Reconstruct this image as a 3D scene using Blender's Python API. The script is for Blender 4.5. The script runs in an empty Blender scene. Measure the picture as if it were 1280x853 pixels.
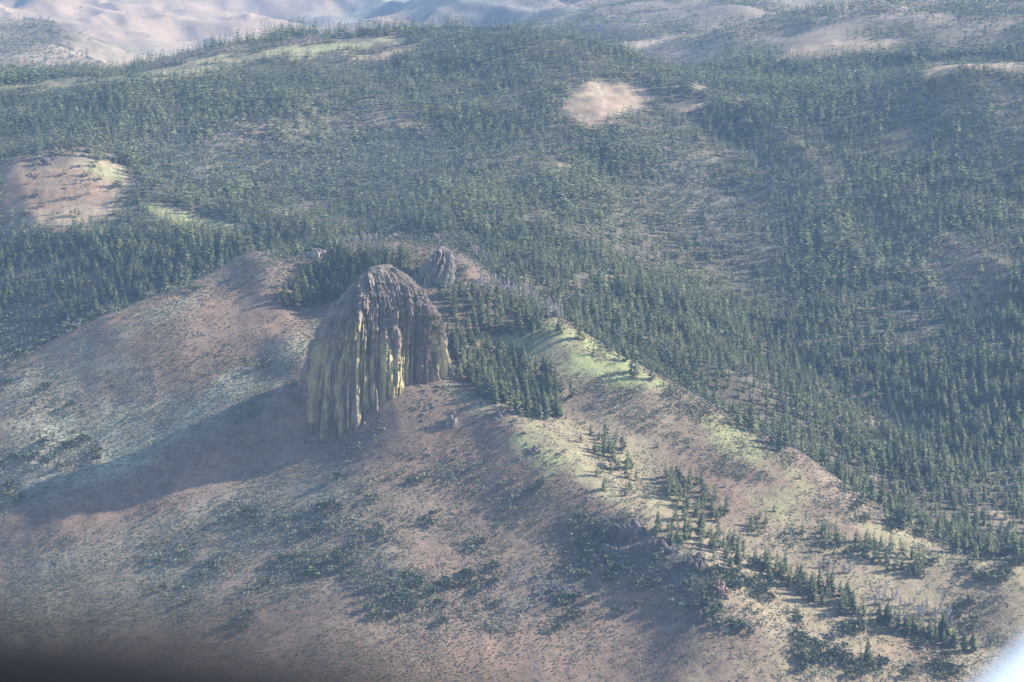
import bpy, bmesh, math, random, time
import numpy as np
T0 = time.time()
rng = np.random.default_rng(7)
random.seed(7)
scene = bpy.context.scene
COL = scene.collection

# ------------------------------------------------------------------ camera, world, sun, exposure
F_PX, CX, CY = 3146.0, 640.0, 426.5          # focal length in pixels of the 1280 wide photograph
PITCH = math.radians(10.0)
CAM_Z = 430.0
cam_data = bpy.data.cameras.new("camera")
cam_data.sensor_width = 36.0
cam_data.lens = F_PX * 36.0 / 1280.0
cam_data.clip_start, cam_data.clip_end = 0.05, 60000.0
cam_data.dof.use_dof = True
cam_data.dof.focus_distance = 2000.0
cam_data.dof.aperture_fstop = 4.9
cam = bpy.data.objects.new("camera", cam_data)
COL.objects.link(cam)
cam.location = (0, 0, CAM_Z)
cam.rotation_euler = (math.radians(90) - PITCH, 0, 0)
scene.camera = cam

SUN_EL, SUN_AZ = math.radians(30.0), math.radians(73.5)    # azimuth from +Y (the view) turning to +X (right)
SUN_DIR = np.array([math.sin(SUN_AZ) * math.cos(SUN_EL), math.cos(SUN_AZ) * math.cos(SUN_EL), math.sin(SUN_EL)])
world = bpy.data.worlds.new("World")
scene.world = world
world.use_nodes = True
wn = world.node_tree.nodes
sky = wn.new("ShaderNodeTexSky")
sky.sky_type = 'NISHITA'
sky.sun_disc = False
sky.sun_elevation = SUN_EL
sky.sun_rotation = SUN_AZ
sky.altitude = 1800.0
sky.air_density = 1.0
sky.dust_density = 1.0
world.node_tree.links.new(sky.outputs[0], wn["Background"].inputs[0])
wn["Background"].inputs[1].default_value = 0.125
sun_data = bpy.data.lights.new("sun", 'SUN')
sun_data.energy = 5.0
sun_data.angle = math.radians(0.6)
sun_data.color = (1.0, 0.92, 0.79)
sun = bpy.data.objects.new("sun", sun_data)
COL.objects.link(sun)
from mathutils import Vector
sun.rotation_euler = Vector(SUN_DIR).to_track_quat('Z', 'Y').to_euler()
sun.location = (900, 1800, 900)
scene.view_settings.view_transform = 'Standard'
scene.view_settings.look = 'None'
scene.view_settings.gamma = 1.0
scene.view_settings.exposure = 1.65
cy = scene.cycles
cy.max_bounces, cy.diffuse_bounces, cy.glossy_bounces, cy.volume_bounces = 4, 2, 1, 0
cy.use_denoising = True
HAZE_DENSITY = 3.7e-5

# ------------------------------------------------------------------ geometry of the view
CP, SP = math.cos(PITCH), math.sin(PITCH)

def at(px, py, Y):
    """world point at ground range Y (metres ahead) in the direction of a point of the photograph"""
    u, v = (px - CX) / F_PX, -(py - CY) / F_PX
    d = Y / (CP + v * SP)
    return np.array([u * d, Y, CAM_Z + d * (-SP + v * CP)])

def project(x, y, z):
    f = y * CP - (z - CAM_Z) * SP
    f = np.maximum(f, 1.0)
    v = (y * SP + (z - CAM_Z) * CP) / f
    return CX + F_PX * x / f, CY - F_PX * v

# ------------------------------------------------------------------ noise
def _hash(ix, iy, iz, seed):
    h = (ix.astype(np.int64) * 374761393 + iy.astype(np.int64) * 668265263 + iz * 2147483647 + seed * 974634541) & 0xFFFFFFFF
    h = ((h ^ (h >> 13)) * 1274126177) & 0xFFFFFFFF
    h = ((h ^ (h >> 16)) * 2246822519) & 0xFFFFFFFF
    return ((h ^ (h >> 15)) & 0xFFFFFF) / 16777215.0

def noise2(x, y, seed=0):
    ix, iy = np.floor(x), np.floor(y)
    fx, fy = x - ix, y - iy
    fx = fx * fx * fx * (fx * (fx * 6 - 15) + 10)
    fy = fy * fy * fy * (fy * (fy * 6 - 15) + 10)
    z = 0
    a, b = _hash(ix, iy, z, seed), _hash(ix + 1, iy, z, seed)
    c, d = _hash(ix, iy + 1, z, seed), _hash(ix + 1, iy + 1, z, seed)
    return ((a + (b - a) * fx) + ((c + (d - c) * fx) - (a + (b - a) * fx)) * fy) * 2 - 1

def noise3(x, y, z, seed=0):
    iz = np.floor(z)
    fz = z - iz
    fz = fz * fz * (3 - 2 * fz)
    out = 0
    vals = []
    for k in (0, 1):
        ix, iy = np.floor(x), np.floor(y)
        fx, fy = x - ix, y - iy
        fx = fx * fx * (3 - 2 * fx); fy = fy * fy * (3 - 2 * fy)
        zz = (iz + k).astype(np.int64)
        a, b = _hash(ix, iy, zz, seed), _hash(ix + 1, iy, zz, seed)
        c, d = _hash(ix, iy + 1, zz, seed), _hash(ix + 1, iy + 1, zz, seed)
        vals.append((a + (b - a) * fx) + ((c + (d - c) * fx) - (a + (b - a) * fx)) * fy)
    return (vals[0] + (vals[1] - vals[0]) * fz) * 2 - 1

def fbm2(x, y, octs, seed=0, gain=0.5):
    s, a = 0, 1.0
    for o in range(octs):
        s = s + a * noise2(x * 2 ** o + 17.3 * o, y * 2 ** o - 9.1 * o, seed + o)
        a *= gain
    return s

def fbm3(x, y, z, octs, seed=0, gain=0.5):
    s, a = 0, 1.0
    for o in range(octs):
        s = s + a * noise3(x * 2 ** o + 17.3 * o, y * 2 ** o - 9.1 * o, z * 2 ** o + 3.7 * o, seed + o)
        a *= gain
    return s

def sstep(a, b, x):
    t = np.clip((x - a) / (b - a), 0, 1)
    return t * t * (3 - 2 * t)

# ------------------------------------------------------------------ the lie of the land (px, py, ground range)
CTRL = [
    # near slope, from the butte down towards the camera
    (0, 690, 1935), (0, 770, 1830), (0, 853, 1725), (-150, 760, 1900), (-150, 900, 1700),
    (150, 645, 1958), (150, 740, 1835), (150, 853, 1705), (300, 592, 1990), (300, 700, 1850), (300, 853, 1690),
    (420, 545, 2012), (450, 600, 1935), (460, 700, 1820), (460, 853, 1670),
    (395, 540, 2018), (460, 512, 2018), (495, 496, 2024), (530, 488, 2034), (549, 475, 2050),
    (600, 560, 1965), (600, 640, 1888), (600, 750, 1785), (600, 853, 1690),
    (740, 700, 1834), (740, 780, 1764), (740, 853, 1690), (810, 760, 1774), (800, 853, 1688),
    (860, 980, 1560), (600, 980, 1560), (300, 980, 1580), (0, 980, 1610), (1100, 980, 1580), (1350, 980, 1600),
    # left spur under the butte
    (385, 500, 2045), (330, 518, 2038), (250, 556, 2015), (100, 617, 1982), (0, 652, 1962), (-150, 700, 1940),
    # crest running right and down towards the camera
    (575, 492, 2030), (610, 512, 2000), (645, 540, 1968), (700, 580, 1925), (765, 628, 1880), (850, 690, 1820), (888, 735, 1772), (878, 790, 1722), (850, 853, 1668),
    # sunny side of that crest
    (700, 520, 2035), (700, 480, 2075), (800, 600, 1935), (800, 540, 2000), (900, 680, 1855), (900, 610, 1930), (900, 555, 2000),
    (960, 750, 1790), (1000, 690, 1865), (1000, 620, 1950), (1100, 760, 1805), (1100, 690, 1880), (1000, 853, 1680), (1150, 853, 1695),
    (1200, 790, 1790), (1280, 853, 1720), (1280, 770, 1800), (1450, 900, 1740), (1450, 800, 1820), (1600, 880, 1780),
    # far edge of the open ground
    (640, 445, 2140), (640, 395, 2215), (700, 430, 2130), (760, 450, 2110), (830, 472, 2100), (900, 512, 2075), (1000, 565, 2040), (1100, 632, 1985), (1280, 705, 1880),
    # saddle and knob behind the butte
    (560, 400, 2170), (530, 350, 2225), (480, 345, 2225), (545, 345, 2235), (600, 330, 2270), (600, 365, 2215), (560, 306, 2300), (500, 302, 2330), (690, 392, 2190),
    (420, 305, 2345), (350, 325, 2320), (400, 375, 2235), (300, 345, 2290), (340, 385, 2215), (400, 420, 2170),
    # sage flat and the back left spur
    (0, 620, 2010), (100, 560, 2066), (200, 530, 2078), (300, 470, 2125), (370, 470, 2100), (200, 450, 2150), (100, 480, 2140), (0, 540, 2085),
    (250, 390, 2210), (150, 420, 2180), (290, 332, 2330), (200, 368, 2290), (100, 410, 2250), (0, 455, 2210), (-150, 520, 2170), (-150, 620, 2070), (-300, 640, 2080),
    # woods behind
    (0, 400, 2480), (100, 360, 2510), (200, 325, 2560), (0, 330, 2590), (100, 300, 2610), (240, 300, 2620), (320, 285, 2620), (400, 275, 2640), (500, 280, 2600),
    (60, 200, 2800), (0, 220, 2760), (0, 280, 2680), (130, 215, 2780), (150, 270, 2690), (200, 270, 2680), (250, 230, 2780), (-150, 230, 2760), (-150, 380, 2520),
    (0, 185, 2900), (100, 180, 2920), (0, 140, 3060), (150, 140, 3060), (150, 100, 3240), (0, 98, 3240), (-200, 100, 3240), (300, 200, 2880), (300, 140, 3080), (300, 94, 3270), (300, 86, 3340), (300, 60, 3660),
    (200, 78, 3600), (200, 97, 3270), (110, 92, 3400), (420, 76, 3370), (420, 49, 3660), (510, 62, 3420), (510, 41, 3660), (620, 33, 3500), (700, 45, 3440), (760, 65, 3400), (820, 84, 3360),
    (450, 250, 2760), (450, 180, 3010), (450, 110, 3260), (600, 290, 2600), (600, 220, 2860), (600, 140, 3130), (600, 80, 3330), (700, 340, 2440), (700, 240, 2780), (700, 160, 3030), (700, 100, 3240),
    # valley line
    (745, 190, 2960), (790, 255, 2800), (880, 360, 2600), (1000, 440, 2460), (1130, 520, 2340), (1280, 610, 2220), (1500, 740, 2080), (800, 400, 2400), (900, 460, 2280),
    # right hand slopes
    (880, 130, 3200), (900, 240, 2900), (950, 320, 2730), (1000, 180, 3070), (1000, 110, 3280), (1100, 400, 2570), (1100, 250, 2860), (1100, 140, 3130), (1050, 104, 3260),
    (1280, 450, 2470), (1280, 300, 2720), (1280, 180, 2960), (1280, 95, 3170), (1200, 82, 3220), (1150, 92, 3210), (1500, 450, 2500), (1500, 250, 2800), (1500, 60, 3250), (1800, 300, 2800), (1800, 700, 2100),
    # beyond
    (1050, 62, 3640), (1000, 68, 3620), (1130, 50, 3700), (1280, 50, 3600), (1280, 10, 4200), (1130, 10, 4300), (1000, 25, 4300), (930, 70, 3700), (930, 40, 4100), (850, 50, 4200),
    (780, 45, 4300), (700, 20, 4700), (780, 12, 4900), (900, 0, 5000), (640, 18, 5000), (1500, 0, 4300), (1800, -20, 4300),
    (60, 24, 4700), (0, 30, 4600), (0, 90, 4250), (110, 70, 4450), (-150, 40, 4500), (135, 90, 4500),
    (300, 30, 6600), (200, 60, 6000), (100, 10, 6800), (430, 20, 6500), (500, 22, 6000), (560, 10, 6400), (640, -5, 6700), (200, 0, 7400), (350, 0, 7400), (0, 0, 7200),
    (0, -40, 8800), (300, -40, 8800), (600, -40, 8800), (1000, -25, 7500), (1280, -25, 7500), (-300, -20, 7500), (1800, -60, 7500),
    (-300, -105, 12500), (300, -110, 12500), (900, -105, 12500), (1500, -110, 12500), (640, -128, 16000), (1600, -128, 16000), (-300, -128, 16000),
]
P = [at(*c) for c in CTRL]
# hidden ground: (px, range, height above the butte's foot)
def hid(px, Y, dz, ref_py):
    p = at(px, ref_py, Y); p[2] += dz; P.append(p)
for px, py, Y in ((300, 332, 2400), (200, 368, 2370), (100, 410, 2330), (0, 455, 2290)): hid(px, Y, -26, py)
for px, py, Y in ((560, 306, 2400), (640, 345, 2330), (760, 440, 2230), (830, 472, 2190), (900, 512, 2160), (1000, 565, 2125), (1100, 632, 2070), (1280, 705, 1965)): hid(px, Y, -9, py)
for px, py, Y in ((300, 60, 4100), (450, 46, 4100), (620, 33, 3900), (760, 65, 3750), (150, 95, 3800)): hid(px, Y, -70, py)
for px, py, Y in ((1150, 85, 3420), (1250, 78, 3420), (1000, 90, 3450)): hid(px, Y, -25, py)
for px, py, Y in ((60, 24, 5200), (150, 80, 5300)): hid(px, Y, -90, py)
P = np.array(P)

Y_MIN = 1150.0
def uw(x, y):
    yy = np.maximum(y, Y_MIN)
    return x / yy, np.log(yy)
cu, cw = uw(P[:, 0], P[:, 1])
def _k(r2):
    return 0.5 * r2 * np.log(np.maximum(r2, 1e-14))
n = len(P)
A = np.zeros((n + 3, n + 3))
A[:n, :n] = _k((cu[:, None] - cu) ** 2 + (cw[:, None] - cw) ** 2) + np.eye(n) * 2e-5
A[:n, n] = 1; A[:n, n + 1] = cu; A[:n, n + 2] = cw
A[n:, :n] = A[:n, n:].T
W = np.linalg.solve(A, np.concatenate([P[:, 2], [0, 0, 0]]))

def base_z(x, y):
    x = np.atleast_1d(np.asarray(x, float)); y = np.atleast_1d(np.asarray(y, float))
    u, w = uw(x, y)
    out = np.empty(len(u))
    for s in range(0, len(u), 40000):
        a, b = u[s:s + 40000], w[s:s + 40000]
        r2 = (a[:, None] - cu) ** 2 + (b[:, None] - cw) ** 2
        out[s:s + 40000] = _k(r2) @ W[:n] + W[n] + W[n + 1] * a + W[n + 2] * b
    return out

THAL = np.array([at(*c)[:2] for c in ((745, 190, 2960), (790, 255, 2800), (880, 360, 2600), (1000, 440, 2460), (1130, 520, 2340), (1280, 610, 2220))])
THAL_Y, THAL_X = THAL[::-1, 1], THAL[::-1, 0]

KNOBS = [(at(322, 338, 2305)[:2], at(342, 372, 2245)[:2], 13.0, 19.0), (at(355, 440, 2160)[:2], at(372, 462, 2120)[:2], 7.0, 13.0)]

def ground_z(x, y):
    x = np.atleast_1d(np.asarray(x, float)); y = np.atleast_1d(np.asarray(y, float))
    z = base_z(x, y)
    far = sstep(3800, 6200, y)
    near = 1 - sstep(2100, 2300, y)
    z = z + (2.2 * fbm2(x / 70, y / 70, 4, 3)) * (1 - 0.5 * near) + 6.0 * fbm2(x / 240, y / 240, 2, 11) * sstep(2250, 2600, y)
    rid = 1 - np.abs(fbm2(x / 780 + 0.35 * y / 780, y / 1300, 3, 21, 0.42))
    rid2 = 1 - np.abs(fbm2(x / 330 + 0.5 * y / 780, y / 900, 3, 23, 0.5))
    z = z + far * (rid * 85 + rid2 * 38 - 95 + 9 * (1 - np.abs(fbm2(x / 120 + y / 400, y / 300, 3, 25, 0.55))))
    # the brushy knob on the left spur and a second rib below it
    for (xa, ya), (xb, yb), hh, sg in KNOBS:
        ex_, ey_ = xb - xa, yb - ya
        t = np.clip(((x - xa) * ex_ + (y - ya) * ey_) / (ex_ ** 2 + ey_ ** 2), 0, 1)
        z = z + hh * np.exp(-((x - xa - t * ex_) ** 2 + (y - ya - t * ey_) ** 2) / (2 * sg ** 2))
    # the wooded draw and the spurs beside it
    dx = x - np.interp(y, THAL_Y, THAL_X)
    z = z - 20 * np.exp(-np.abs(dx) / 95.0) * sstep(2150, 2350, y) * (1 - sstep(2950, 3150, y))
    wd = sstep(2350, 2550, y) * (1 - sstep(3150, 3400, y))
    z = z + wd * 15 * (0.62 - np.abs(fbm2(x / 210 + y / 520, y / 420 - x / 900, 2, 27)))
    mid = sstep(3500, 4200, y) * (1 - far)
    z = z + mid * 25 * fbm2(x / 300, y / 300, 3, 31)
    # low ribs of rock that run down the near slope
    z = z + near * 0.6 * (1 - np.abs(noise2(x / 16 + y / 55, y / 70 - x / 200, 41)))
    return z

# ------------------------------------------------------------------ regions, drawn on the photograph and carried onto the land
def poly_w(px, py, pts, soft):
    """1 inside the outline, 0 outside, over a soft edge (pixels)"""
    pts = np.array(pts, float)
    d2 = np.full(px.shape, 1e12); inside = np.zeros(px.shape, bool)
    for i in range(len(pts)):
        a, b = pts[i], pts[(i + 1) % len(pts)]
        e = b - a
        t = np.clip(((px - a[0]) * e[0] + (py - a[1]) * e[1]) / (e @ e), 0, 1)
        d2 = np.minimum(d2, (px - a[0] - t * e[0]) ** 2 + (py - a[1] - t * e[1]) ** 2)
        cond = ((a[1] > py) != (b[1] > py)) & (px < e[0] * (py - a[1]) / (e[1] if e[1] else 1e-9) + a[0])
        inside ^= cond
    sd = np.sqrt(d2) * np.where(inside, 1, -1)
    return sstep(-soft, soft, sd)

FAR_EDGE = np.array([(-400, 2250), (-150, 2180), (0, 2225), (100, 2265), (200, 2305), (290, 2345), (350, 2330), (420, 2350), (500, 2335), (560, 2305), (600, 2280), (690, 2200), (760, 2135), (830, 2105),
                     (900, 2080), (1000, 2045), (1100, 1990), (1280, 1885), (1500, 1830), (2000, 1800)], float)
def behind(px, Y):
    return Y - np.interp(px, FAR_EDGE[:, 0], FAR_EDGE[:, 1])

CLEAR = [  # openings in the woods: outline, soft edge, share cleared
    ([(700, 128), (735, 100), (800, 108), (825, 122), (800, 140), (770, 150), (740, 163), (705, 145)], 6, 1.0),
    ([(685, 115), (705, 118), (700, 127), (684, 122)], 4, 0.9),
    ([(1148, 92), (1180, 76), (1240, 74), (1290, 80), (1290, 92), (1210, 84), (1160, 95)], 3, 1.0),
    ([(1034, 118), (1045, 107), (1080, 102), (1082, 105), (1050, 112), (1037, 122)], 3, 1.0),
    ([(965, 82), (990, 60), (1040, 48), (1128, 46), (1130, 58), (1080, 68), (1010, 72), (975, 84)], 6, 0.93),
    ([(845, 135), (880, 118), (892, 125), (872, 138), (850, 142)], 4, 0.9), ([(862, 105), (890, 103), (888, 111), (866, 112)], 4, 0.85), ([(915, 124), (945, 119), (945, 126), (917, 130)], 3, 0.9),
    ([(0, 215), (50, 190), (110, 192), (165, 212), (155, 240), (150, 268), (120, 280), (60, 290), (0, 300)], 12, 0.90),
    ([(100, 200), (165, 212), (160, 232), (120, 220)], 5, 0.95),
    ([(185, 258), (215, 256), (310, 285), (330, 300), (270, 292), (200, 275)], 5, 0.93),
    ([(250, 165), (330, 150), (400, 152), (425, 165), (380, 178), (300, 180), (255, 180)], 14, 0.5),
    ([(240, 205), (330, 195), (345, 205), (310, 215), (250, 218)], 12, 0.5),
    ([(420, 150), (470, 138), (535, 150), (530, 160), (430, 165)], 12, 0.5),
    ([(710, 355), (740, 345), (785, 336), (780, 346), (735, 357), (712, 362)], 4, 0.85),
    ([(640, 270), (690, 262), (700, 268), (650, 276)], 5, 0.5), ([(690, 203), (712, 203), (710, 214), (690, 214)], 3, 0.9),
    ([(0, 108), (120, 97), (220, 84), (330, 80), (335, 88), (260, 96), (130, 106), (0, 114)], 4, 0.95),
    ([(225, 80), (290, 66), (400, 52), (500, 42), (505, 52), (430, 66), (330, 76), (240, 82)], 3, 0.97), ([(440, 74), (520, 56), (532, 63), (470, 75)], 3, 0.95), ([(180, 82), (290, 62), (500, 38), (500, 30), (180, 70)], 3, 0.75),
    ([(1130, 300), (1200, 305), (1290, 330), (1290, 400), (1200, 385), (1150, 350)], 18, 0.42), ([(1230, 430), (1290, 415), (1290, 455), (1235, 450)], 9, 0.75), ([(1150, 215), (1180, 205), (1200, 215), (1170, 222)], 8, 0.5),
    ([(1160, 130), (1215, 118), (1280, 130), (1285, 150), (1220, 150), (1170, 142)], 10, 0.55), ([(865, 190), (930, 185), (945, 196), (880, 205)], 8, 0.6), ([(950, 570), (1020, 560), (1110, 620), (1280, 670), (1280, 710), (1130, 650), (1030, 595)], 14, 0.32),
    ([(1215, 625), (1285, 645), (1285, 690), (1240, 670)], 8, 0.6), ([(890, 545), (960, 550), (1010, 580), (950, 590)], 8, 0.7),
]
JUNIPER = [  # low grey-green juniper and brush in place of tall conifers
    ([(160, 185), (250, 150), (420, 150), (560, 160), (600, 220), (480, 240), (330, 255), (220, 240)], 22, 0.75),
    ([(820, 190), (960, 180), (1020, 230), (980, 300), (900, 310), (830, 260)], 22, 0.45),
    ([(1040, 290), (1290, 290), (1290, 470), (1130, 440)], 25, 0.4), ([(1130, 120), (1290, 110), (1290, 200), (1180, 200)], 20, 0.65),
    ([(-30, 400), (60, 380), (120, 400), (40, 470), (-30, 490)], 12, 0.6), ([(420, 300), (480, 285), (620, 300), (600, 330), (480, 310)], 12, 0.8),
    ([(450, 230), (560, 230), (560, 260), (460, 270)], 15, 0.5), ([(480, 52), (560, 40), (620, 40), (600, 55)], 8, 0.7),
]
GREEN = [  # light green grass on the open ground
    ([(622, 415), (690, 402), (740, 425), (800, 455), (832, 482), (770, 488), (705, 470), (655, 446)], 9, 1.0), ([(630, 545), (660, 525), (720, 560), (770, 600), (790, 640), (750, 620), (700, 585), (650, 560)], 8, 0.9),
    ([(850, 490), (890, 505), (960, 560), (1000, 600), (930, 575), (890, 560)], 12, 0.6), ([(185, 258), (215, 256), (310, 285), (330, 300), (270, 292), (200, 275)], 8, 0.8), ([(100, 200), (165, 212), (160, 232), (120, 220)], 6, 0.5),
    ([(780, 560), (850, 620), (880, 650), (830, 650), (790, 610)], 12, 0.6), ([(560, 480), (600, 495), (610, 520), (580, 515)], 8, 0.5), ([(930, 620), (1000, 600), (1040, 650), (970, 660)], 12, 0.45), ([(1050, 640), (1280, 710), (1280, 740), (1120, 690)], 10, 0.55),
    ([(0, 108), (120, 97), (220, 84), (330, 80), (335, 88), (260, 96), (130, 106), (0, 114)], 6, 0.5), ([(225, 80), (290, 66), (400, 52), (500, 42), (505, 52), (430, 66), (330, 76), (240, 82)], 5, 0.6), ([(600, 530), (640, 555), (700, 590), (690, 600)], 6, 0.5),
]
RED = [  # bare reddish soil
    ([(0, 225), (60, 200), (130, 225), (150, 250), (80, 270), (0, 270)], 15, 0.8), ([(720, 590), (765, 615), (780, 640), (740, 630), (690, 605)], 8, 1.0), ([(1050, 800), (1120, 780), (1200, 820), (1180, 853), (1080, 853)], 15, 0.8),
    ([(860, 580), (930, 610), (920, 640), (870, 610)], 10, 0.6), ([(340, 395), (400, 395), (390, 430), (300, 460), (200, 500), (120, 520), (200, 460), (280, 420)], 18, 0.35), ([(260, 350), (310, 345), (300, 390), (240, 400)], 10, 0.45),
    ([(100, 400), (200, 370), (290, 335), (270, 365), (160, 420), (60, 460)], 8, 0.35), ([(430, 560), (560, 540), (680, 600), (600, 640), (450, 620)], 22, 0.6), ([(280, 700), (350, 690), (340, 730), (270, 745)], 10, 0.6), ([(950, 690), (1000, 700), (1080, 750), (1000, 760)], 14, 0.5),
    ([(1000, 640), (1080, 660), (1070, 680), (1010, 665)], 10, 0.5), ([(700, 128), (735, 120), (790, 130), (740, 163), (705, 145)], 8, 0.5), ([(1130, 300), (1290, 330), (1290, 400), (1150, 350)], 16, 0.7), ([(0, 620), (260, 565), (330, 560), (300, 600), (100, 665), (0, 700)], 12, 0.5),
    ([(560, 780), (850, 740), (850, 853), (540, 853)], 25, 0.45), ([(900, 700), (930, 740), (900, 760), (880, 720)], 8, 0.8),
]
SAGE = [  # pale grey-green sagebrush flats
    ([(0, 560), (120, 500), (260, 480), (380, 420), (400, 400), (390, 440), (330, 500), (240, 550), (100, 610), (0, 645)], 14, 1.0), ([(0, 500), (60, 460), (200, 400), (280, 345), (200, 380), (80, 440), (0, 470)], 8, 0.7),
    ([(0, 700), (120, 680), (280, 620), (420, 560), (520, 600), (400, 700), (200, 780), (0, 830)], 25, 0.4), ([(250, 600), (450, 560), (560, 620), (480, 720), (300, 740)], 30, 0.35), ([(0, 460), (150, 440), (200, 480), (0, 560)], 16, 0.5),
]
DARK = [  # dark broken rock and talus
    ([(690, 660), (800, 650), (880, 700), (890, 760), (800, 720), (730, 760), (650, 760), (600, 800), (600, 740)], 14, 0.9), ([(480, 292), (560, 292), (620, 310), (640, 340), (590, 340), (540, 310)], 8, 0.8), ([(20, 195), (60, 185), (80, 200), (50, 215)], 6, 0.7),
    ([(500, 610), (620, 600), (700, 640), (620, 660), (480, 680)], 20, 0.35), ([(230, 670), (350, 640), (500, 680), (480, 760), (380, 740)], 25, 0.35), ([(305, 330), (360, 310), (400, 330), (360, 380), (310, 370)], 10, 0.5),
]
def union(px, py, regs, wob=None):
    out = np.zeros(px.shape)
    for pts, soft, amt in regs:
        pts_a = np.array(pts)
        m = (px > pts_a[:, 0].min() - 3 * soft) & (px < pts_a[:, 0].max() + 3 * soft) & (py > pts_a[:, 1].min() - 3 * soft) & (py < pts_a[:, 1].max() + 3 * soft)
        if m.any():
            out[m] = np.maximum(out[m], amt * poly_w(px[m], py[m], pts, soft))
    return out

# ------------------------------------------------------------------ material helpers
def new_mat(name, rough=0.95, spec=0.15):
    m = bpy.data.materials.new(name)
    m.use_nodes = True
    b = m.node_tree.nodes["Principled BSDF"]
    b.inputs["Roughness"].default_value = rough
    b.inputs["Specular IOR Level"].default_value = spec
    return m, m.node_tree.nodes, m.node_tree.links, b

def math_node(nodes, links, op, a, b):
    nd = nodes.new("ShaderNodeMath"); nd.operation = op
    for i, v in enumerate((a, b)):
        if isinstance(v, (int, float)): nd.inputs[i].default_value = v
        else: links.new(v, nd.inputs[i])
    return nd.outputs[0]

def colour_attr_mat(name, rough, noise_scales, lo, hi, bump=None, vertical=1.0):
    """base colour from a per-vertex colour, broken up by noise; optional bump"""
    m, nd, lk, b = new_mat(name, rough)
    at_ = nd.new("ShaderNodeAttribute"); at_.attribute_name = "tone"
    tc = nd.new("ShaderNodeTexCoord")
    mp = nd.new("ShaderNodeMapping"); mp.inputs["Scale"].default_value = (1, 1, vertical)
    lk.new(tc.outputs["Object"], mp.inputs[0])
    fac = None
    for s in noise_scales:
        t = nd.new("ShaderNodeTexNoise"); t.inputs["Scale"].default_value = s; t.inputs["Detail"].default_value = 3.0
        lk.new(mp.outputs[0], t.inputs["Vector"])
        fac = t.outputs[0] if fac is None else math_node(nd, lk, 'MULTIPLY', math_node(nd, lk, 'ADD', fac, t.outputs[0]), 0.5)
    mr = nd.new("ShaderNodeMapRange"); mr.inputs[1].default_value = 0.3; mr.inputs[2].default_value = 0.7
    mr.inputs[3].default_value = lo; mr.inputs[4].default_value = hi
    lk.new(fac, mr.inputs[0])
    mx = nd.new("ShaderNodeVectorMath"); mx.operation = 'SCALE'
    lk.new(at_.outputs["Color"], mx.inputs[0]); lk.new(mr.outputs[0], mx.inputs["Scale"])
    lk.new(mx.outputs[0], b.inputs["Base Color"])
    if bump:
        t = nd.new("ShaderNodeTexNoise"); t.inputs["Scale"].default_value = bump[0]; t.inputs["Detail"].default_value = 4.0
        lk.new(mp.outputs[0], t.inputs["Vector"])
        bp = nd.new("ShaderNodeBump"); bp.inputs["Distance"].default_value = bump[1]; bp.inputs["Strength"].default_value = 1.0
        lk.new(t.outputs[0], bp.inputs["Height"]); lk.new(bp.outputs[0], b.inputs["Normal"])
    return m

def foliage_mat(name, dark, light, use_attr):
    m, nd, lk, b = new_mat(name, 0.9, 0.1)
    if use_attr:
        a = nd.new("ShaderNodeAttribute"); a.attribute_name = "tint"; f = a.outputs["Fac"]
    else:
        a = nd.new("ShaderNodeObjectInfo"); f = a.outputs["Random"]
    tc = nd.new("ShaderNodeNewGeometry")
    t = nd.new("ShaderNodeTexNoise"); t.inputs["Scale"].default_value = 0.45; t.inputs["Detail"].default_value = 2.0
    lk.new(tc.outputs["Position"], t.inputs["Vector"])
    s = math_node(nd, lk, 'ADD', math_node(nd, lk, 'MULTIPLY', f, 0.7), math_node(nd, lk, 'SUBTRACT', math_node(nd, lk, 'MULTIPLY', t.outputs[0], 1.0), 0.35))
    r = nd.new("ShaderNodeValToRGB")
    r.color_ramp.elements[0].color = (*dark, 1); r.color_ramp.elements[1].color = (*light, 1)
    lk.new(s, r.inputs[0]); lk.new(r.outputs[0], b.inputs["Base Color"])
    return m

# ------------------------------------------------------------------ mesh helpers
def mesh_from(name, verts, faces_flat, per_face, mat, smooth=False):
    """verts (n,3) array, faces_flat (m*per_face) int array"""
    me = bpy.data.meshes.new(name)
    nv = len(verts); nf = len(faces_flat) // per_face
    me.vertices.add(nv); me.vertices.foreach_set("co", np.ascontiguousarray(verts, dtype=np.float32).ravel())
    me.loops.add(nf * per_face); me.loops.foreach_set("vertex_index", np.ascontiguousarray(faces_flat, dtype=np.int32).ravel())
    me.polygons.add(nf)
    me.polygons.foreach_set("loop_start", np.arange(0, nf * per_face, per_face, dtype=np.int32))
    me.polygons.foreach_set("use_smooth", np.full(nf, smooth, dtype=bool))
    me.update(calc_edges=True)
    me.materials.append(mat)
    return me

def set_tone(me, rgb):
    c = np.ones((len(me.vertices), 4), np.float32); c[:, :3] = rgb
    a = me.attributes.new("tone", 'FLOAT_COLOR', 'POINT'); a.data.foreach_set("color", c.ravel())

def link(name, me, parent=None):
    o = bpy.data.objects.new(name, me); COL.objects.link(o)
    if parent is not None: o.parent = parent
    return o

def tag(o, label=None, category=None, group=None, kind=None):
    if label: o["label"] = label
    if category: o["category"] = category
    if group: o["group"] = group
    if kind: o["kind"] = kind
    return o

def grid_faces(nr, nc, wrap=False):
    r = np.arange(nr - 1)[:, None]; c = np.arange(nc if wrap else nc - 1)[None, :]
    c2 = (c + 1) % nc
    return np.stack([r * nc + c, r * nc + c2, (r + 1) * nc + c2, (r + 1) * nc + c], -1).reshape(-1)

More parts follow.
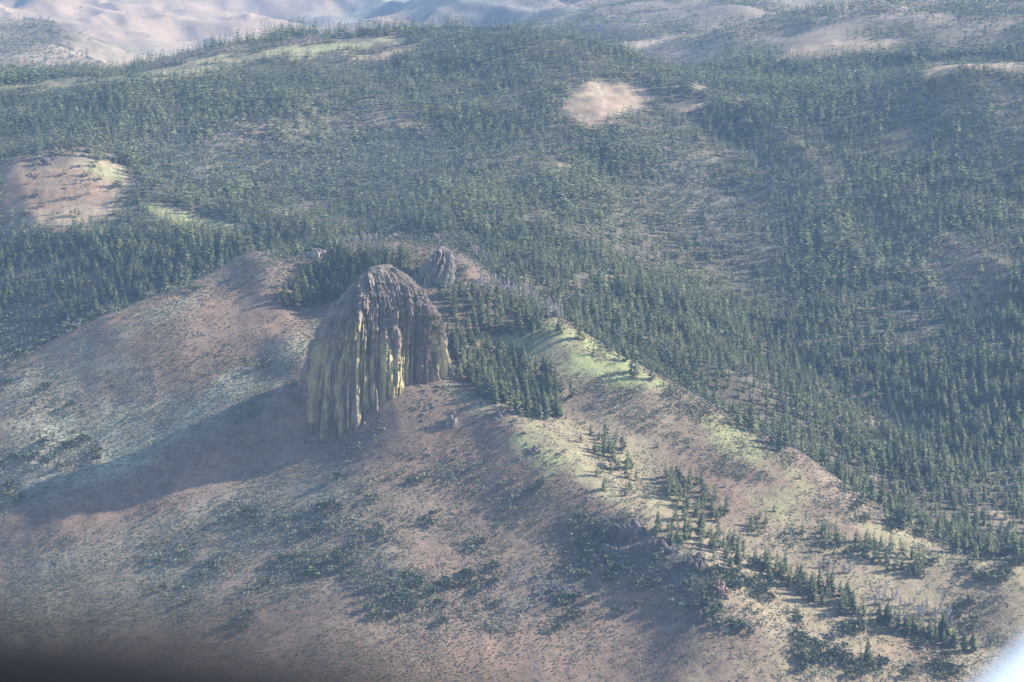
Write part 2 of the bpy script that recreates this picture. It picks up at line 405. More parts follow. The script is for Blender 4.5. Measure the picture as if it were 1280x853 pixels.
# ------------------------------------------------------------------ the ground, one sheet
us = np.linspace(-0.50, 0.56, 860)
ys = np.concatenate([np.linspace(-1500, 1150, 12), np.exp(np.linspace(math.log(1200), math.log(1600), 40))[:-1],
                     np.exp(np.linspace(math.log(1600), math.log(3600), 700))[:-1], np.exp(np.linspace(math.log(3600), math.log(17000), 330))])
GU, GY = np.meshgrid(us, ys)
GX = GU * np.maximum(GY, Y_MIN)
gx, gy = GX.ravel(), GY.ravel()
gz = ground_z(gx, gy)
print("ground", len(gx), time.time() - T0)
gpx, gpy = project(gx, gy, gz)
wob = 5 * fbm2(gx / 40, gy / 40, 3, 51) + 2.5 * fbm2(gx / 9, gy / 12, 2, 52)
wpx, wpy = gpx + 2.0 * wob, gpy + 0.8 * wob
n1, n2 = fbm2(gx / 90, gy / 140, 4, 61), fbm2(gx / 14, gy / 22, 3, 71)
n3 = fbm2(gx / 30, gy / 30, 3, 81)
bh = behind(gpx, gy)
farw = sstep(-10, 40, bh)[:, None]
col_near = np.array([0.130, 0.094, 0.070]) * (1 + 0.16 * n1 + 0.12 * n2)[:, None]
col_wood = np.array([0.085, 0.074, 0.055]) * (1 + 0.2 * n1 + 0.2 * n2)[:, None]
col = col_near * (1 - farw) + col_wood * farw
def lay(c, w):
    global col
    w = np.clip(w, 0, 1)[:, None]
    col = col * (1 - w) + np.array(c) * (1 + 0.12 * n1 + 0.10 * n2)[:, None] * w
cl = union(wpx, wpy, CLEAR) * farw[:, 0]
lay((0.225, 0.172, 0.12), cl * np.clip(0.75 + 0.45 * n3 + 0.3 * n2, 0, 1))
trk = np.exp(-((gpx - (748 + 0.12 * (gpy - 100) + 4 * np.sin(gpy / 9))) / 2.2) ** 2) * sstep(100, 104, gpy) * (1 - sstep(146, 152, gpy)) * farw[:, 0]
lay((0.36, 0.30, 0.24), trk * 0.7)
lay((0.235, 0.225, 0.165), union(wpx, wpy, SAGE) * (1 - farw[:, 0]) * (0.8 + 0.5 * n3))
lay((0.168, 0.106, 0.074), union(wpx, wpy, RED) * np.clip(0.6 + 0.7 * n3 + 0.4 * n2, 0, 1))
lay((0.200, 0.222, 0.100), union(wpx, wpy, GREEN) * np.clip(0.8 + 0.6 * n3 + 0.4 * n2, 0, 1))
lay((0.085, 0.083, 0.064), union(wpx, wpy, JUNIPER) * farw[:, 0] * (1 - 0.8 * cl))
lay((0.075, 0.066, 0.062), union(wpx, wpy, DARK) * np.clip(0.55 + 1.0 * n3, 0, 1))
# dry grass shows between the brush on the sunlit side of the crest
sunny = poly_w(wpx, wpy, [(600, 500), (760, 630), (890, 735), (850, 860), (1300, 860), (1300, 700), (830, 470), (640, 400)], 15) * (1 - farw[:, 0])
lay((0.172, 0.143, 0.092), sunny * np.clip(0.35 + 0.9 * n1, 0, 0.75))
bare = sstep(5200, 5900, gy)
lay((0.205, 0.148, 0.105), bare * 1.0); lay((0.175, 0.165, 0.115), bare * np.clip(0.9 * fbm2(gx / 420, gy / 600, 3, 91), 0, 0.8)); lay((0.09, 0.08, 0.07), bare * np.clip(1.8 * fbm2(gx / 160, gy / 500, 3, 95) - 0.55, 0, 0.85))
midh = sstep(3650, 3850, gy) * (1 - bare)
lay((0.185, 0.15, 0.115), midh * np.clip(0.62 + 0.5 * n1, 0, 1))
m_ground = colour_attr_mat("soil_and_grass", 0.97, (0.45, 0.12), 0.6, 1.4, bump=(0.45, 0.6))
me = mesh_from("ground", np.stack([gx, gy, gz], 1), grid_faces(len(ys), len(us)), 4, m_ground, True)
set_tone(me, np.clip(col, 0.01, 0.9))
ground = tag(link("ground", me), kind="structure")
print("ground done", time.time() - T0)

# ------------------------------------------------------------------ fast lookup of the built ground
GZ = gz.reshape(len(ys), len(us))
def gz_fast(x, y):
    fi = np.clip(np.interp(y, ys, np.arange(len(ys))), 0, len(ys) - 1.001)
    fj = np.clip((x / np.maximum(y, Y_MIN) - us[0]) / (us[1] - us[0]), 0, len(us) - 1.001)
    i, j = fi.astype(int), fj.astype(int); a, b = fi - i, fj - j
    return (GZ[i, j] * (1 - b) + GZ[i, j + 1] * b) * (1 - a) + (GZ[i + 1, j] * (1 - b) + GZ[i + 1, j + 1] * b) * a

def visible(x, y, z, steps=60, reach=700):
    """is a point seen from the camera, over the ground between?"""
    ok = np.ones(len(x), bool)
    for k in range(1, steps + 1):
        f = 1 - (k / steps) * np.minimum(reach / y, 0.6)
        xx, yy, zz = x * f, y * f, CAM_Z + (z - CAM_Z) * f
        ok &= gz_fast(xx, yy) < zz + 0.5
    return ok

def ground_at(px, py, lo=1500, hi=9000):
    """first meeting of the sight line with the ground"""
    Y = np.exp(np.linspace(math.log(lo), math.log(hi), 2500))
    u, v = (px - CX) / F_PX, -(py - CY) / F_PX
    d = Y / (CP + v * SP)
    x, z = u * d, CAM_Z + d * (-SP + v * CP)
    g = gz_fast(x, Y)
    k = np.argmax(g >= z)
    return np.array([x[k], Y[k], g[k]])

# haze: the air between the camera and the far hills
zlo, zhi = float(gz.min()) - 1.0, max(float(gz.max()), CAM_Z + 12.0) + 6.0
print("ground z", zlo, zhi)
hx0, hx1, hy0, hy1 = float(gx.min()) - 40, float(gx.max()) + 40, float(gy.min()) - 40, float(gy.max()) + 40
m_haze = bpy.data.materials.new("blue_haze"); m_haze.use_nodes = True
hn = m_haze.node_tree.nodes; hn.clear()
ho = hn.new("ShaderNodeOutputMaterial"); hv = hn.new("ShaderNodeVolumePrincipled")
hv.inputs["Color"].default_value = (0.41, 0.635, 1.0, 1); hv.inputs["Density"].default_value = HAZE_DENSITY
hv.inputs["Anisotropy"].default_value = 0.0
m_haze.node_tree.links.new(hv.outputs[0], ho.inputs["Volume"])
hvts = np.array([(x, y, z) for z in (zlo, zhi) for y in (hy0, hy1) for x in (hx0, hx1)])
hfc = np.array([(0, 2, 3, 1), (4, 5, 7, 6), (0, 1, 5, 4), (2, 6, 7, 3), (0, 4, 6, 2), (1, 3, 7, 5)]).ravel()
tag(link("haze", mesh_from("haze", hvts, hfc, 4, m_haze)), kind="stuff")

# ------------------------------------------------------------------ rock
def columns(s, z, w, seed, amp, tips=None):
    s = s + w * 0.25 * noise2(s / (w * 3.0), z / 60.0, seed + 5) + w * 0.09 * noise2(s / w, z / 10.0, seed + 6)
    c = np.floor(s / w); f = s / w - c
    r1 = _hash(c, c * 0 + 3, 0, seed); r2 = _hash(c, c * 0 + 9, 0, seed); r3 = _hash(c, c * 0 + 14, 0, seed)
    sk = 0.42 + 0.4 * r2
    bulge = 0.72 * np.where(f < sk, f / sk, (1 - f) / (1 - sk)) + 0.28 * np.power(np.clip(1 - (2 * f - 1) ** 2, 0, 1), 0.5)
    brk = _hash(c, np.floor(z / (9 + 14 * r1) + 7 * r3), 5, seed) - 0.5
    if tips is not None:          # ribs that stand out low down and run up to a pointed end
        lo, hi = tips
        top = lo + (hi - lo) * _hash(c, c * 0 + 21, 0, seed)
        fr = np.clip((top - z) / (0.22 * (hi - lo) * (0.5 + r1)), 0, 1)
        pk = np.clip(bulge - (1 - fr), 0, 1)
        return amp * ((0.5 + 0.7 * r2) * pk + 0.45 * brk * fr), r2, r3, f, c
    return amp * ((0.45 + 0.55 * r1) * bulge + 1.2 * (r2 - 0.5) + 0.4 * brk - 0.75 * np.exp(-(np.minimum(f, 1 - f) / 0.07) ** 2)), r2, r3, f, c

def rock_mesh(name, base, prof, mat, nth=360, nt=160, p=2.5, widths=((22, 4.5), (8, 2.6), (3.6, 1.0)), ledge=4.0, rough=1.4, seed=1, lichen=0.0, tone=(0.20, 0.165, 0.135), yaw=0.0, recess=None, ribs=()):
    """prof: rows of (height, left, right, front, back, shift ahead) in metres about base"""
    prof = np.array(prof, float); H = prof[-1, 0]; h0 = prof[0, 0]
    tt = np.linspace(0, 1, nt) ** 0.92; zz = h0 + (H - h0) * tt
    L, R, Fr, Bk, Sh = [np.interp(zz, prof[:, 0], prof[:, k]) for k in range(1, 6)]
    th = np.linspace(0, 2 * math.pi, nth, endpoint=False) + math.pi / 2
    c, s = np.cos(th), np.sin(th)
    ex = np.sign(c) * np.abs(c) ** (2 / p); ey = np.sign(s) * np.abs(s) ** (2 / p)
    mx, my = (L + R) / 2, Sh
    HX = (R - L) / 2
    X = mx[:, None] + HX[:, None] * ex
    Y = my[:, None] + np.where(ey < 0, Fr[:, None], Bk[:, None]) * ey
    seg = np.hypot(np.roll(X, -1, 1) - X, np.roll(Y, -1, 1) - Y)
    S = np.concatenate([np.zeros((nt, 1)), np.cumsum(seg, 1)[:, :-1]], 1)
    kf = nth // 2
    k = nt // 4
    S0 = S[k][None, :] - S[k, kf]
    S = 0.96 * (S - S[:, kf:kf + 1]) + 0.04 * S0
    Z = zz[:, None] + np.zeros((1, nth))
    nx, ny = np.sign(c) * np.abs(c) ** (2 - 2 / p), np.sign(s) * np.abs(s) ** (2 - 2 / p)
    nl = np.hypot(nx, ny); nx, ny = nx / nl, ny / nl
    # even out the normals
    fade = np.clip((H - Z) / (0.12 * (H - h0)), 0, 1) ** 0.6
    D = np.zeros_like(X); r2s = []
    for i, (w, a) in enumerate(widths):
        dd, r2, r3, f, cc = columns(S + 31.7 * i, Z, w, seed + 20 * i, a)
        D += dd * fade
        top = h0 + (H - h0) * (0.42 + 0.75 * r3)
        D -= (ledge / (i + 1)) * sstep(0, 2.5 + 2 * r2, Z - top) * fade
        r2s.append((r2, f, cc))
    for i, (w, a) in enumerate(ribs):
        H_ = H - h0
        D += columns(S + 17.3 * i + 5, Z, w, seed + 300 + 20 * i, a, (h0 + 0.34 * H_, h0 + 0.86 * H_))[0] * fade
    D -= (0.34 * sum(a for w, a in widths) + 0.36 * sum(a for w, a in ribs)) * fade
    if recess is not None:
        D -= recess(X, Y, Z) * fade
    blk = fbm3(X / 6.5, Y / 6.5, Z / 9.0, 3, seed + 3)
    D += rough * 0.6 * (np.abs(blk) * 1.3 - 0.5) * (1 + 1.5 * sstep(0.55, 0.85, (Z - h0) / (H - h0)))
    dome = sstep(0.50, 0.80, (Z - h0) / (H - h0))
    wb = 1.2 * noise3(X / 4, Y / 4, Z / 4, seed + 9)
    c1 = _hash(np.floor((S + wb) / 5.2), np.floor((Z + wb) / 8.0), 1, seed + 11) - 0.5
    c2 = _hash(np.floor((S - wb) / 2.6), np.floor((Z + 2 * wb) / 3.6), 2, seed + 12) - 0.5
    D += rough * (c1 * (0.5 + 3.2 * dome) + c2 * (0.45 + 1.9 * dome)) * np.clip(fade * 1.1, 0, 1)
    D += rough * 0.5 * fbm3(X / 1.8, Y / 1.8, Z / 4.0, 2, seed + 8)
    V = np.stack([X + D * nx[None, :], Y + D * ny[None, :], Z + (1 - fade) * 1.6 * rough * blk], -1)
    if yaw:
        cq, sq = math.cos(yaw), math.sin(yaw)
        V = np.stack([V[..., 0] * cq - V[..., 1] * sq, V[..., 0] * sq + V[..., 1] * cq, V[..., 2]], -1)
    VZ = V
    verts = np.concatenate([V.reshape(-1, 3), [[V[-1, :, 0].mean(), V[-1, :, 1].mean(), V[-1, :, 2].max() + 0.2]]])
    f4 = grid_faces(nt, nth, True)
    a = (nt - 1) * nth + np.arange(nth)
    cap = np.stack([a, np.roll(a, -1), np.full(nth, len(verts) - 1), np.full(nth, len(verts) - 1)], -1)
    me = bpy.data.meshes.new(name)
    bmv = verts
    quads = f4.reshape(-1, 4)
    tris = cap[:, :3]
    nf4, nf3 = len(quads), len(tris)
    me.vertices.add(len(bmv)); me.vertices.foreach_set("co", bmv.astype(np.float32).ravel())
    me.loops.add(nf4 * 4 + nf3 * 3); me.loops.foreach_set("vertex_index", np.concatenate([quads.ravel(), tris.ravel()]).astype(np.int32))
    me.polygons.add(nf4 + nf3)
    me.polygons.foreach_set("loop_start", np.concatenate([np.arange(nf4) * 4, nf4 * 4 + np.arange(nf3) * 3]).astype(np.int32))
    me.polygons.foreach_set("use_smooth", np.zeros(nf4 + nf3, bool))
    me.update(calc_edges=True); me.materials.append(mat)
    # stone colours: every column its own shade, rusty and yellow lichen in upright streaks
    t01 = (Z - h0) / (H - h0)
    shade = 1 + 0.45 * (r2s[min(1, len(r2s) - 1)][0] - 0.5) + 0.22 * fbm3(X / 3, Y / 3, Z / 14, 3, seed + 40)
    C = np.array(tone)[None, None, :] * shade[..., None]
    warm = np.clip(0.5 + 0.8 * fbm3(X / 9, Y / 9, Z / 30, 2, seed + 50), 0, 1)[..., None]
    C = C * (1 - 0.35 * warm) + np.array([0.21, 0.15, 0.12]) * 0.35 * warm
    if lichen:
        st = noise2(S / 4.2, Z / 42, seed + 60) + 0.55 * noise2(S / 1.6, Z / 16, seed + 61) + 0.35 * noise2(S / 0.9, Z / 5, seed + 63)
        patch = 0.55 * noise2(S / 24, Z / 46, seed + 62)
        lw = lichen * sstep(-0.22, 0.85, st + 1.1 * patch + 0.35 * sstep(25, -40, X) ) * (1 - sstep(0.58, 0.84, t01 + 0.10 * noise2(S / 12, Z / 12, seed + 64)))
        lc = np.array([0.34, 0.285, 0.14])[None, None, :] * (1 + 0.25 * noise2(S / 3, Z / 11, seed + 65))[..., None]
        C = C * (1 - lw[..., None]) + lc * lw[..., None]
        dk = sstep(0.25, 0.8, noise2(S / 5.5 + 40, Z / 60, seed + 66) + 0.3 * noise2(S / 1.4, Z / 20, seed + 67)) * 0.45
        C = C * (1 - dk[..., None]) + np.array([0.070, 0.058, 0.052]) * dk[..., None]
    C = C.reshape(-1, 3); C = np.concatenate([C, C[-1:]])
    set_tone(me, np.clip(C, 0.02, 0.8))
    o = link(name, me)
    o.location = base
    return o, verts + np.array(base)

m_rock = colour_attr_mat("columnar_rock", 0.95, (0.6, 0.18), 0.72, 1.25, bump=(1.1, 0.5), vertical=0.35)

YB = 2068.0
def px_w(px, py, Y):      # metres from the sight line of px 472
    return at(px, py, Y)[0] - at(472, py, Y)[0]
SIL = [  # py, left, right, front, back, shift
    (600, 371, 571, 54, 40, 0), (560, 376, 570, 52, 38, 0), (520, 378, 569, 50, 38, 0), (480, 381, 567, 48, 36, 0), (450, 384, 567, 47, 34, 0), (430, 388, 566, 46, 33, 0),
    (412, 392, 564, 46, 31, 0), (402, 398, 560, 45, 30, 1), (392, 406, 554, 44, 29, 2), (378, 422, 542, 41, 26, 4), (366, 434, 532, 36, 22, 7), (356, 444, 524, 28, 19, 10), (348, 452, 517, 20, 15, 12), (342, 459, 510, 12, 11, 14), (338, 466, 501, 7, 7, 15), (336.5, 472, 492, 3, 3, 16)]
bz = at(472, 520, YB)[2]; bx = at(472, 450, YB)[0]
prof = []
for py, l, r, fr, bk, sh in SIL:
    z = at(472, py, YB)[2]
    prof.append((z - bz, at(l, py, YB)[0] - bx, at(r, py, YB)[0] - bx, fr, bk, sh))
def tower_recess(X, Y, Z):
    """the right half of the face stands back, behind a deep upright cleft"""
    fr = sstep(10, -8, Y)
    xc = px_w(484, 450, YB) + (at(472, 450, YB)[0] - bx)
    q = X - xc - 2.0 * noise2(Z / 25, Z * 0, 301)
    low = 1 - sstep(75, 100, Z)
    return fr * low * (9 * sstep(-1, 4, q) * (1 - 0.6 * sstep(8, 45, q)) + 5 * np.exp(-(q / 2.2) ** 2) + 4 * np.exp(-((q + 31) / 2.5) ** 2) * sstep(25, 50, Z))
butte, butte_v = rock_mesh("rock_tower", (bx, YB, bz), prof, m_rock, 1100, 460, 3.0, ((21, 1.6), (8.6, 2.5), (3.4, 1.6)), 2.4, 1.2, 5, 0.8, (0.132, 0.110, 0.088), recess=tower_recess, ribs=((13, 4.6), (7.2, 3.8), (4.4, 2.6)), yaw=0.36)
tag(butte, "huge columnar rock tower streaked with yellow lichen standing on the open hillside", "butte")
print("butte", time.time() - T0)

OUT = [  # px, foot py, width px, height px, depth m, p, label, tone, seed, columns
    (545, 352, 46, 38, 15, 2.8, "grey pointed rock pinnacle on the saddle behind the tall rock tower", (0.155, 0.138, 0.122), 31),
    (520, 351, 16, 18, 6, 2.2, "low dark rock fin leaning on the left side of the pointed pinnacle", (0.13, 0.115, 0.11), 32),
    (597, 326, 46, 20, 13, 2.0, "dark broken outcrop on the crest just beyond the pointed pinnacle", (0.11, 0.10, 0.10), 33),
    (623, 338, 26, 13, 10, 2.0, "small brown outcrop ending the crest above the bleached dead trees", (0.15, 0.12, 0.11), 34),
    (545, 303, 40, 11, 12, 2.0, "flat dark ledge of rock farthest back on the saddle crest", (0.12, 0.105, 0.10), 35),
    (497, 301, 34, 9, 10, 2.0, "pinkish rubble ledge on the skyline behind the dark saddle trees", (0.22, 0.17, 0.15), 36),
    (565, 531, 15, 19, 4.0, 2.2, "lone stubby rock spire on the slope below the tower", (0.21, 0.175, 0.15), 37),
    (625, 521, 13, 8, 4, 2.2, "small dark boulder heap on the crest near the conifer grove", (0.14, 0.115, 0.11), 38),
    (563, 470, 14, 26, 6, 2.2, "short pale rock pillar against the right foot of the tower", (0.24, 0.20, 0.17), 39),
    (392, 322, 26, 11, 7, 2.0, "grey rock knob among brush on the left spur crest", (0.24, 0.20, 0.18), 40),
    (55, 204, 22, 8, 6, 2.0, "brown crag on top of the red bare knoll", (0.17, 0.13, 0.11), 41),
    (40, 222, 14, 4, 4, 2.0, "low red ledge below the crag on the bare knoll", (0.20, 0.13, 0.105), 42),
    (782, 674, 46, 26, 7, 2.3, "dark cliff band under the crest left of the sunny slope", (0.105, 0.09, 0.09), 43),
    (828, 690, 40, 24, 7, 2.3, "middle dark cliff band just under the ridge crest", (0.11, 0.092, 0.09), 44),
    (757, 700, 52, 17, 6, 2.2, "broken dark ledge lowest on the shaded rock face", (0.10, 0.088, 0.088), 45),
    (866, 714, 34, 28, 8, 2.3, "dark blocky cliff at the outer end of the ridge crest", (0.115, 0.095, 0.09), 46),
    (895, 742, 28, 24, 7, 2.3, "reddish weathered crag at the ridge end beside dark junipers", (0.24, 0.15, 0.12), 47),
    (880, 775, 30, 18, 6, 2.2, "low grey crag under the reddish ridge end crag", (0.13, 0.11, 0.10), 48),
    (705, 745, 40, 11, 5, 2.2, "thin dark rock rib low on the shaded slope", (0.105, 0.09, 0.09), 49),
    (1035, 798, 18, 10, 4, 2.2, "dark jagged rocks on the bare slope beside the low right junipers", (0.13, 0.105, 0.10), 50),
    (752, 584, 12, 8, 4, 2.2, "dark rock cluster above the red patch on the crest", (0.13, 0.11, 0.10), 51),
    (668, 566, 16, 7, 4, 2.2, "row of dark boulders along the crest beside the green grass", (0.14, 0.115, 0.105), 52),
    (602, 506, 12, 9, 4, 2.2, "small grey block at the head of the crest beside the tower", (0.20, 0.175, 0.15), 53),
    (1148, 612, 26, 10, 6, 2.1, "pale rock rib at the foot of the right hand woods", (0.24, 0.19, 0.16), 54),
    (1085, 600, 22, 8, 6, 2.1, "grey rubble rib in the thin woods under the open meadow", (0.20, 0.165, 0.14), 55),
]
def block_pile(name, base, w, h, dep, tone, sd):
    """one outcrop: angular upright blocks grown together, taller towards its middle"""
    r = np.random.default_rng(sd)
    bm = bmesh.new(); shades = []
    nb = int(np.clip(w * dep / 4.5, 14, 80))
    h = h * 0.72
    peak = r.uniform(-0.25, 0.25)
    for k in range(nb):
        ux, uy = r.uniform(-0.5, 0.5), r.uniform(-0.5, 0.5)
        fall = max(0.12, 1 - (abs(ux - peak) / 0.62) ** 1.5 - 0.5 * abs(uy) ** 1.2)
        bh_ = h * fall * r.uniform(0.55, 1.05)
        cx_, cy_ = ux * w, uy * dep * 2
        g0 = gz_fast(np.array([base[0] + cx_]), np.array([base[1] + cy_]))[0] - base[2]
        sx_, sy_ = w * r.uniform(0.05, 0.12) + 0.8, dep * r.uniform(0.13, 0.28) + 0.7
        pts = []
        a0 = r.uniform(0, 6.28); lx, ly = r.normal(0, 0.12), r.normal(0, 0.12)
        for lev, sc in ((-0.5, 1.15), (0.0, 1.1), (0.55, 0.95), (0.86, 0.75), (1.0, 0.42)):
            for q in range(6):
                a = a0 + q * 1.047 + r.normal(0, 0.16); rr = sc * r.uniform(0.8, 1.15)
                zz_ = bh_ * lev + (r.normal(0, 0.06) * bh_ if lev > 0 else 0) - (2 if lev < 0 else 0)
                pts.append((cx_ + math.cos(a) * sx_ * rr + lx * zz_, cy_ + math.sin(a) * sy_ * rr + ly * zz_, g0 + zz_))
        vs = [bm.verts.new(q) for q in pts]
        shades += [r.uniform(0.72, 1.3)] * len(vs)
        res = bmesh.ops.convex_hull(bm, input=vs, use_existing_faces=False)
    lay_ = bm.verts.layers.float.new("s")
    bm.verts.ensure_lookup_table()
    for v, s in zip(bm.verts, shades): v[lay_] = s
    loose = [v for v in bm.verts if not v.link_faces]
    bmesh.ops.delete(bm, geom=loose, context='VERTS')
    bmesh.ops.subdivide_edges(bm, edges=bm.edges[:], cuts=1)
    sv = np.array([v[lay_] for v in bm.verts]); co = np.array([v.co[:] for v in bm.verts])
    jit = 0.28 * min(1.6, h * 0.09 + 0.35) * np.stack([noise3(co[:, 0] / 1.7, co[:, 1] / 1.7, co[:, 2] / 2.6, sd + s) for s in (1, 2, 3)], 1)
    for v, d_ in zip(bm.verts, jit): v.co = v.co + Vector(d_)
    me = bpy.data.meshes.new(name); bm.to_mesh(me); bm.free(); me.materials.append(m_rock)
    sv = np.where(sv == 0, 1.0, sv)
    set_tone(me, 0.74 * np.array(tone)[None, :] * (sv * (1 + 0.2 * noise3(co[:, 0] / 2, co[:, 1] / 2, co[:, 2] / 5, sd)))[:, None])
    o = link(name, me); o.location = base
    return o

for px, py, wpx_, hpx_, dep, p, lab, tone, sd in OUT:
    g = ground_at(px, py)
    mpp = g[1] / F_PX * 1.02
    w, h = wpx_ * mpp, hpx_ * mpp
    base = np.array([g[0], g[1] + dep * 0.4, gz_fast(g[:1], g[1:2] + dep * 0.4)[0]])
    if sd == 31:
        pr = [(-16, -w * 0.75, w * 0.52, dep * 1.2, dep, 0), (0, -w * 0.58, w * 0.5, dep, dep, 0), (h * 0.3, -w * 0.42, w * 0.5, dep * 0.95, dep * 0.8, 0.5), (h * 0.55, -w * 0.25, w * 0.48, dep * 0.8, dep * 0.7, 1), (h * 0.8, -w * 0.10, w * 0.42, dep * 0.6, dep * 0.5, 1.5), (h * 0.95, 0, w * 0.30, dep * 0.4, dep * 0.3, 2), (h, w * 0.06, w * 0.2, dep * 0.15, dep * 0.15, 2)]
        o, _v = rock_mesh("rock_outcrop", tuple(base), pr, m_rock, 300, 130, p, ((9, 3.0), (3.6, 1.6)), 2.5, 1.3, sd, 0.2, tone)
    else:
        o = block_pile("rock_outcrop", base, w, h, dep, tone, sd)
    tag(o, lab, "rock", "rock outcrops")
print("rocks", time.time() - T0)

# ------------------------------------------------------------------ plants: prototypes as arrays of leaf sprays
def kite(c, d, up, ln, wd):
    """four corners of a leaf spray from c along d"""
    side = np.cross(d, up); side /= np.linalg.norm(side) + 1e-9
    return [c, c + d * ln * 0.45 + side * wd, c + d * ln, c + d * ln * 0.45 - side * wd]

def conifer_crown(r, n, slim=1.0, bare=0.10, wide=1.0, fat=1.0):
    """unit height conifer crown of n sprays: uneven tiers, gaps, drooping"""
    q = []
    lean = r.normal(0, 0.012, 2)
    gaps = r.uniform(0, 2 * math.pi, 3); gz_ = r.uniform(0.15, 0.75, 3)
    for i in range(n):
        t = (i + r.uniform(0, 1)) / n
        t = t ** 0.9
        h = bare + (1 - bare) * t
        az = i * 2.39996 + r.normal(0, 0.5)
        R = slim * 0.21 * wide * (1 - t) ** 0.8 * (0.72 + 0.45 * r.random()) + 0.012
        if t < 0.12: R *= 0.6 + 2.5 * t
        for ga, gh in zip(gaps, gz_):
            if abs(h - gh) < 0.07 and math.cos(az - ga) > 0.4: R *= 0.55
        dz = r.uniform(-0.34, 0.18) - 0.1 * (1 - t)
        d = np.array([math.cos(az), math.sin(az), dz]); d /= np.linalg.norm(d)
        up = np.array([r.normal(0, 0.35), r.normal(0, 0.35), 1.0])
        c0 = np.array([lean[0] * h + d[0] * 0.012, lean[1] * h + d[1] * 0.012, h])
        q.append(kite(c0, d, up, R * 1.12, R * fat * r.uniform(0.30, 0.46) + 0.006))
    q = np.array(q)
    # the thin leader
    a = np.array([lean[0], lean[1], 1.0])
    for k in range(2):
        s = np.array([math.cos(k * 1.57), math.sin(k * 1.57), 0]) * 0.018
        q = np.concatenate([q, [[a - [0, 0, 0.12] - s, a - [0, 0, 0.12] + s, a + s * 0.1, a - s * 0.1]]])
    return q.reshape(-1, 3)

def juniper_crown(r, n, flat=0.8):
    """unit height round crown made of several lobes of sprays"""
    q = []
    lobes = [(np.array([0, 0, 0.5]), 0.46)] + [(np.array([math.cos(a) * 0.27, math.sin(a) * 0.27, r.uniform(0.3, 0.55)]), r.uniform(0.24, 0.36)) for a in r.uniform(0, 6.28, 4)]
    for i in range(n):
        c, R = lobes[r.integers(len(lobes))]
        v = r.normal(0, 1, 3); v[2] = abs(v[2]) * 0.9 - 0.25; v /= np.linalg.norm(v)
        c0 = c + v * R * r.uniform(0.35, 0.85) * np.array([1, 1, flat])
        d = v + r.normal(0, 0.45, 3); d /= np.linalg.norm(d)
        up = r.normal(0, 1, 3)
        q.append(kite(c0, d, up, R * r.uniform(0.4, 0.75), R * r.uniform(0.2, 0.34)))
    q = np.array(q).reshape(-1, 3)
    q[:, 2] = np.maximum(q[:, 2], 0.02)
    return q

def sage_tuft(r, n):
    q = []
    for i in range(n):
        v = np.array([r.normal(0, 0.6), r.normal(0, 0.6), r.uniform(0.25, 1)]); v /= np.linalg.norm(v)
        c0 = np.array([r.normal(0, 0.2), r.normal(0, 0.2), 0.03])
        q.append(kite(c0, v, r.normal(0, 1, 3), r.uniform(0.6, 1.0), r.uniform(0.22, 0.36)))
    return np.array(q).reshape(-1, 3)

def scatter_mesh(name, lots, mat, r):
    """one mesh of many plants: protos are (k,3) corner lists of quads"""
    out, tt = [], []
    for protos, pts, sx, sz, tint in lots:
      which = r.integers(0, len(protos), len(pts)); rot = r.uniform(0, 2 * math.pi, len(pts))
      for k, pr in enumerate(protos):
        m = which == k
        if not m.any(): continue
        c, s = np.cos(rot[m])[:, None], np.sin(rot[m])[:, None]
        X = (pr[None, :, 0] * c - pr[None, :, 1] * s) * sx[m][:, None]; Y = (pr[None, :, 0] * s + pr[None, :, 1] * c) * sx[m][:, None]
        Z = pr[None, :, 2] * sz[m][:, None] + 0 * X
        V = np.stack([X, Y, Z], -1) + pts[m][:, None, :]
        out.append(V.reshape(-1, 3)); tt.append(np.repeat(tint[m], pr.shape[0]))
    V = np.concatenate(out); T = np.concatenate(tt).astype(np.float32)
    org = V.mean(0)
    me = mesh_from(name, V - org, np.arange(len(V)), 4, mat)
    a = me.attributes.new("tint", 'FLOAT', 'POINT'); a.data.foreach_set("value", T)
    o = link(name, me); o.location = org
    return o

DK, LT = (0.042, 0.057, 0.033), (0.146, 0.161, 0.078)
m_con = foliage_mat("conifer_needles", DK, LT, False); m_con_s = foliage_mat("conifer_needles_wood", DK, LT, True)
JD, JL = (0.055, 0.068, 0.050), (0.160, 0.170, 0.125)
m_jun = foliage_mat("juniper_sprays", (0.036, 0.050, 0.030), (0.105, 0.115, 0.070), False); m_jun_s = foliage_mat("scrub_sprays", JD, JL, True)
m_sage = foliage_mat("sagebrush_leaves", (0.075, 0.078, 0.055), (0.26, 0.255, 0.19), True)
m_dead = foliage_mat("bleached_wood", (0.24, 0.215, 0.20), (0.44, 0.40, 0.38), False)
m_bark = foliage_mat("bark", (0.07, 0.05, 0.038), (0.14, 0.10, 0.075), False)

rt = np.random.default_rng(11)
CON_FAR = [conifer_crown(rt, 30, s, 0.06, 0.92, 1.5) for s in (0.95, 1.05, 1.2, 0.9, 1.1, 1.3)]
CON_MID = [conifer_crown(rt, 80, s, 0.07, 1.0, 1.15) for s in (0.95, 1.05, 1.2, 0.9, 1.1)]
JUN_FAR = [juniper_crown(rt, 26) for _ in range(6)]
SAGE_P = [sage_tuft(rt, 6) for _ in range(6)]

# ------------------------------------------------------------------ where the plants grow
def jitter(u0, u1, y0, y1, step, r):
    yy = np.arange(y0, y1, step)
    xs, ys_ = [], []
    for y in yy:
        x = np.arange(u0 * y, u1 * y, step)
        xs.append(x + r.uniform(-0.55, 0.55, len(x)) * step); ys_.append(np.full(len(x), y) + r.uniform(-0.55, 0.55, len(x)) * step)
    return np.concatenate(xs), np.concatenate(ys_)

rp = np.random.default_rng(23)
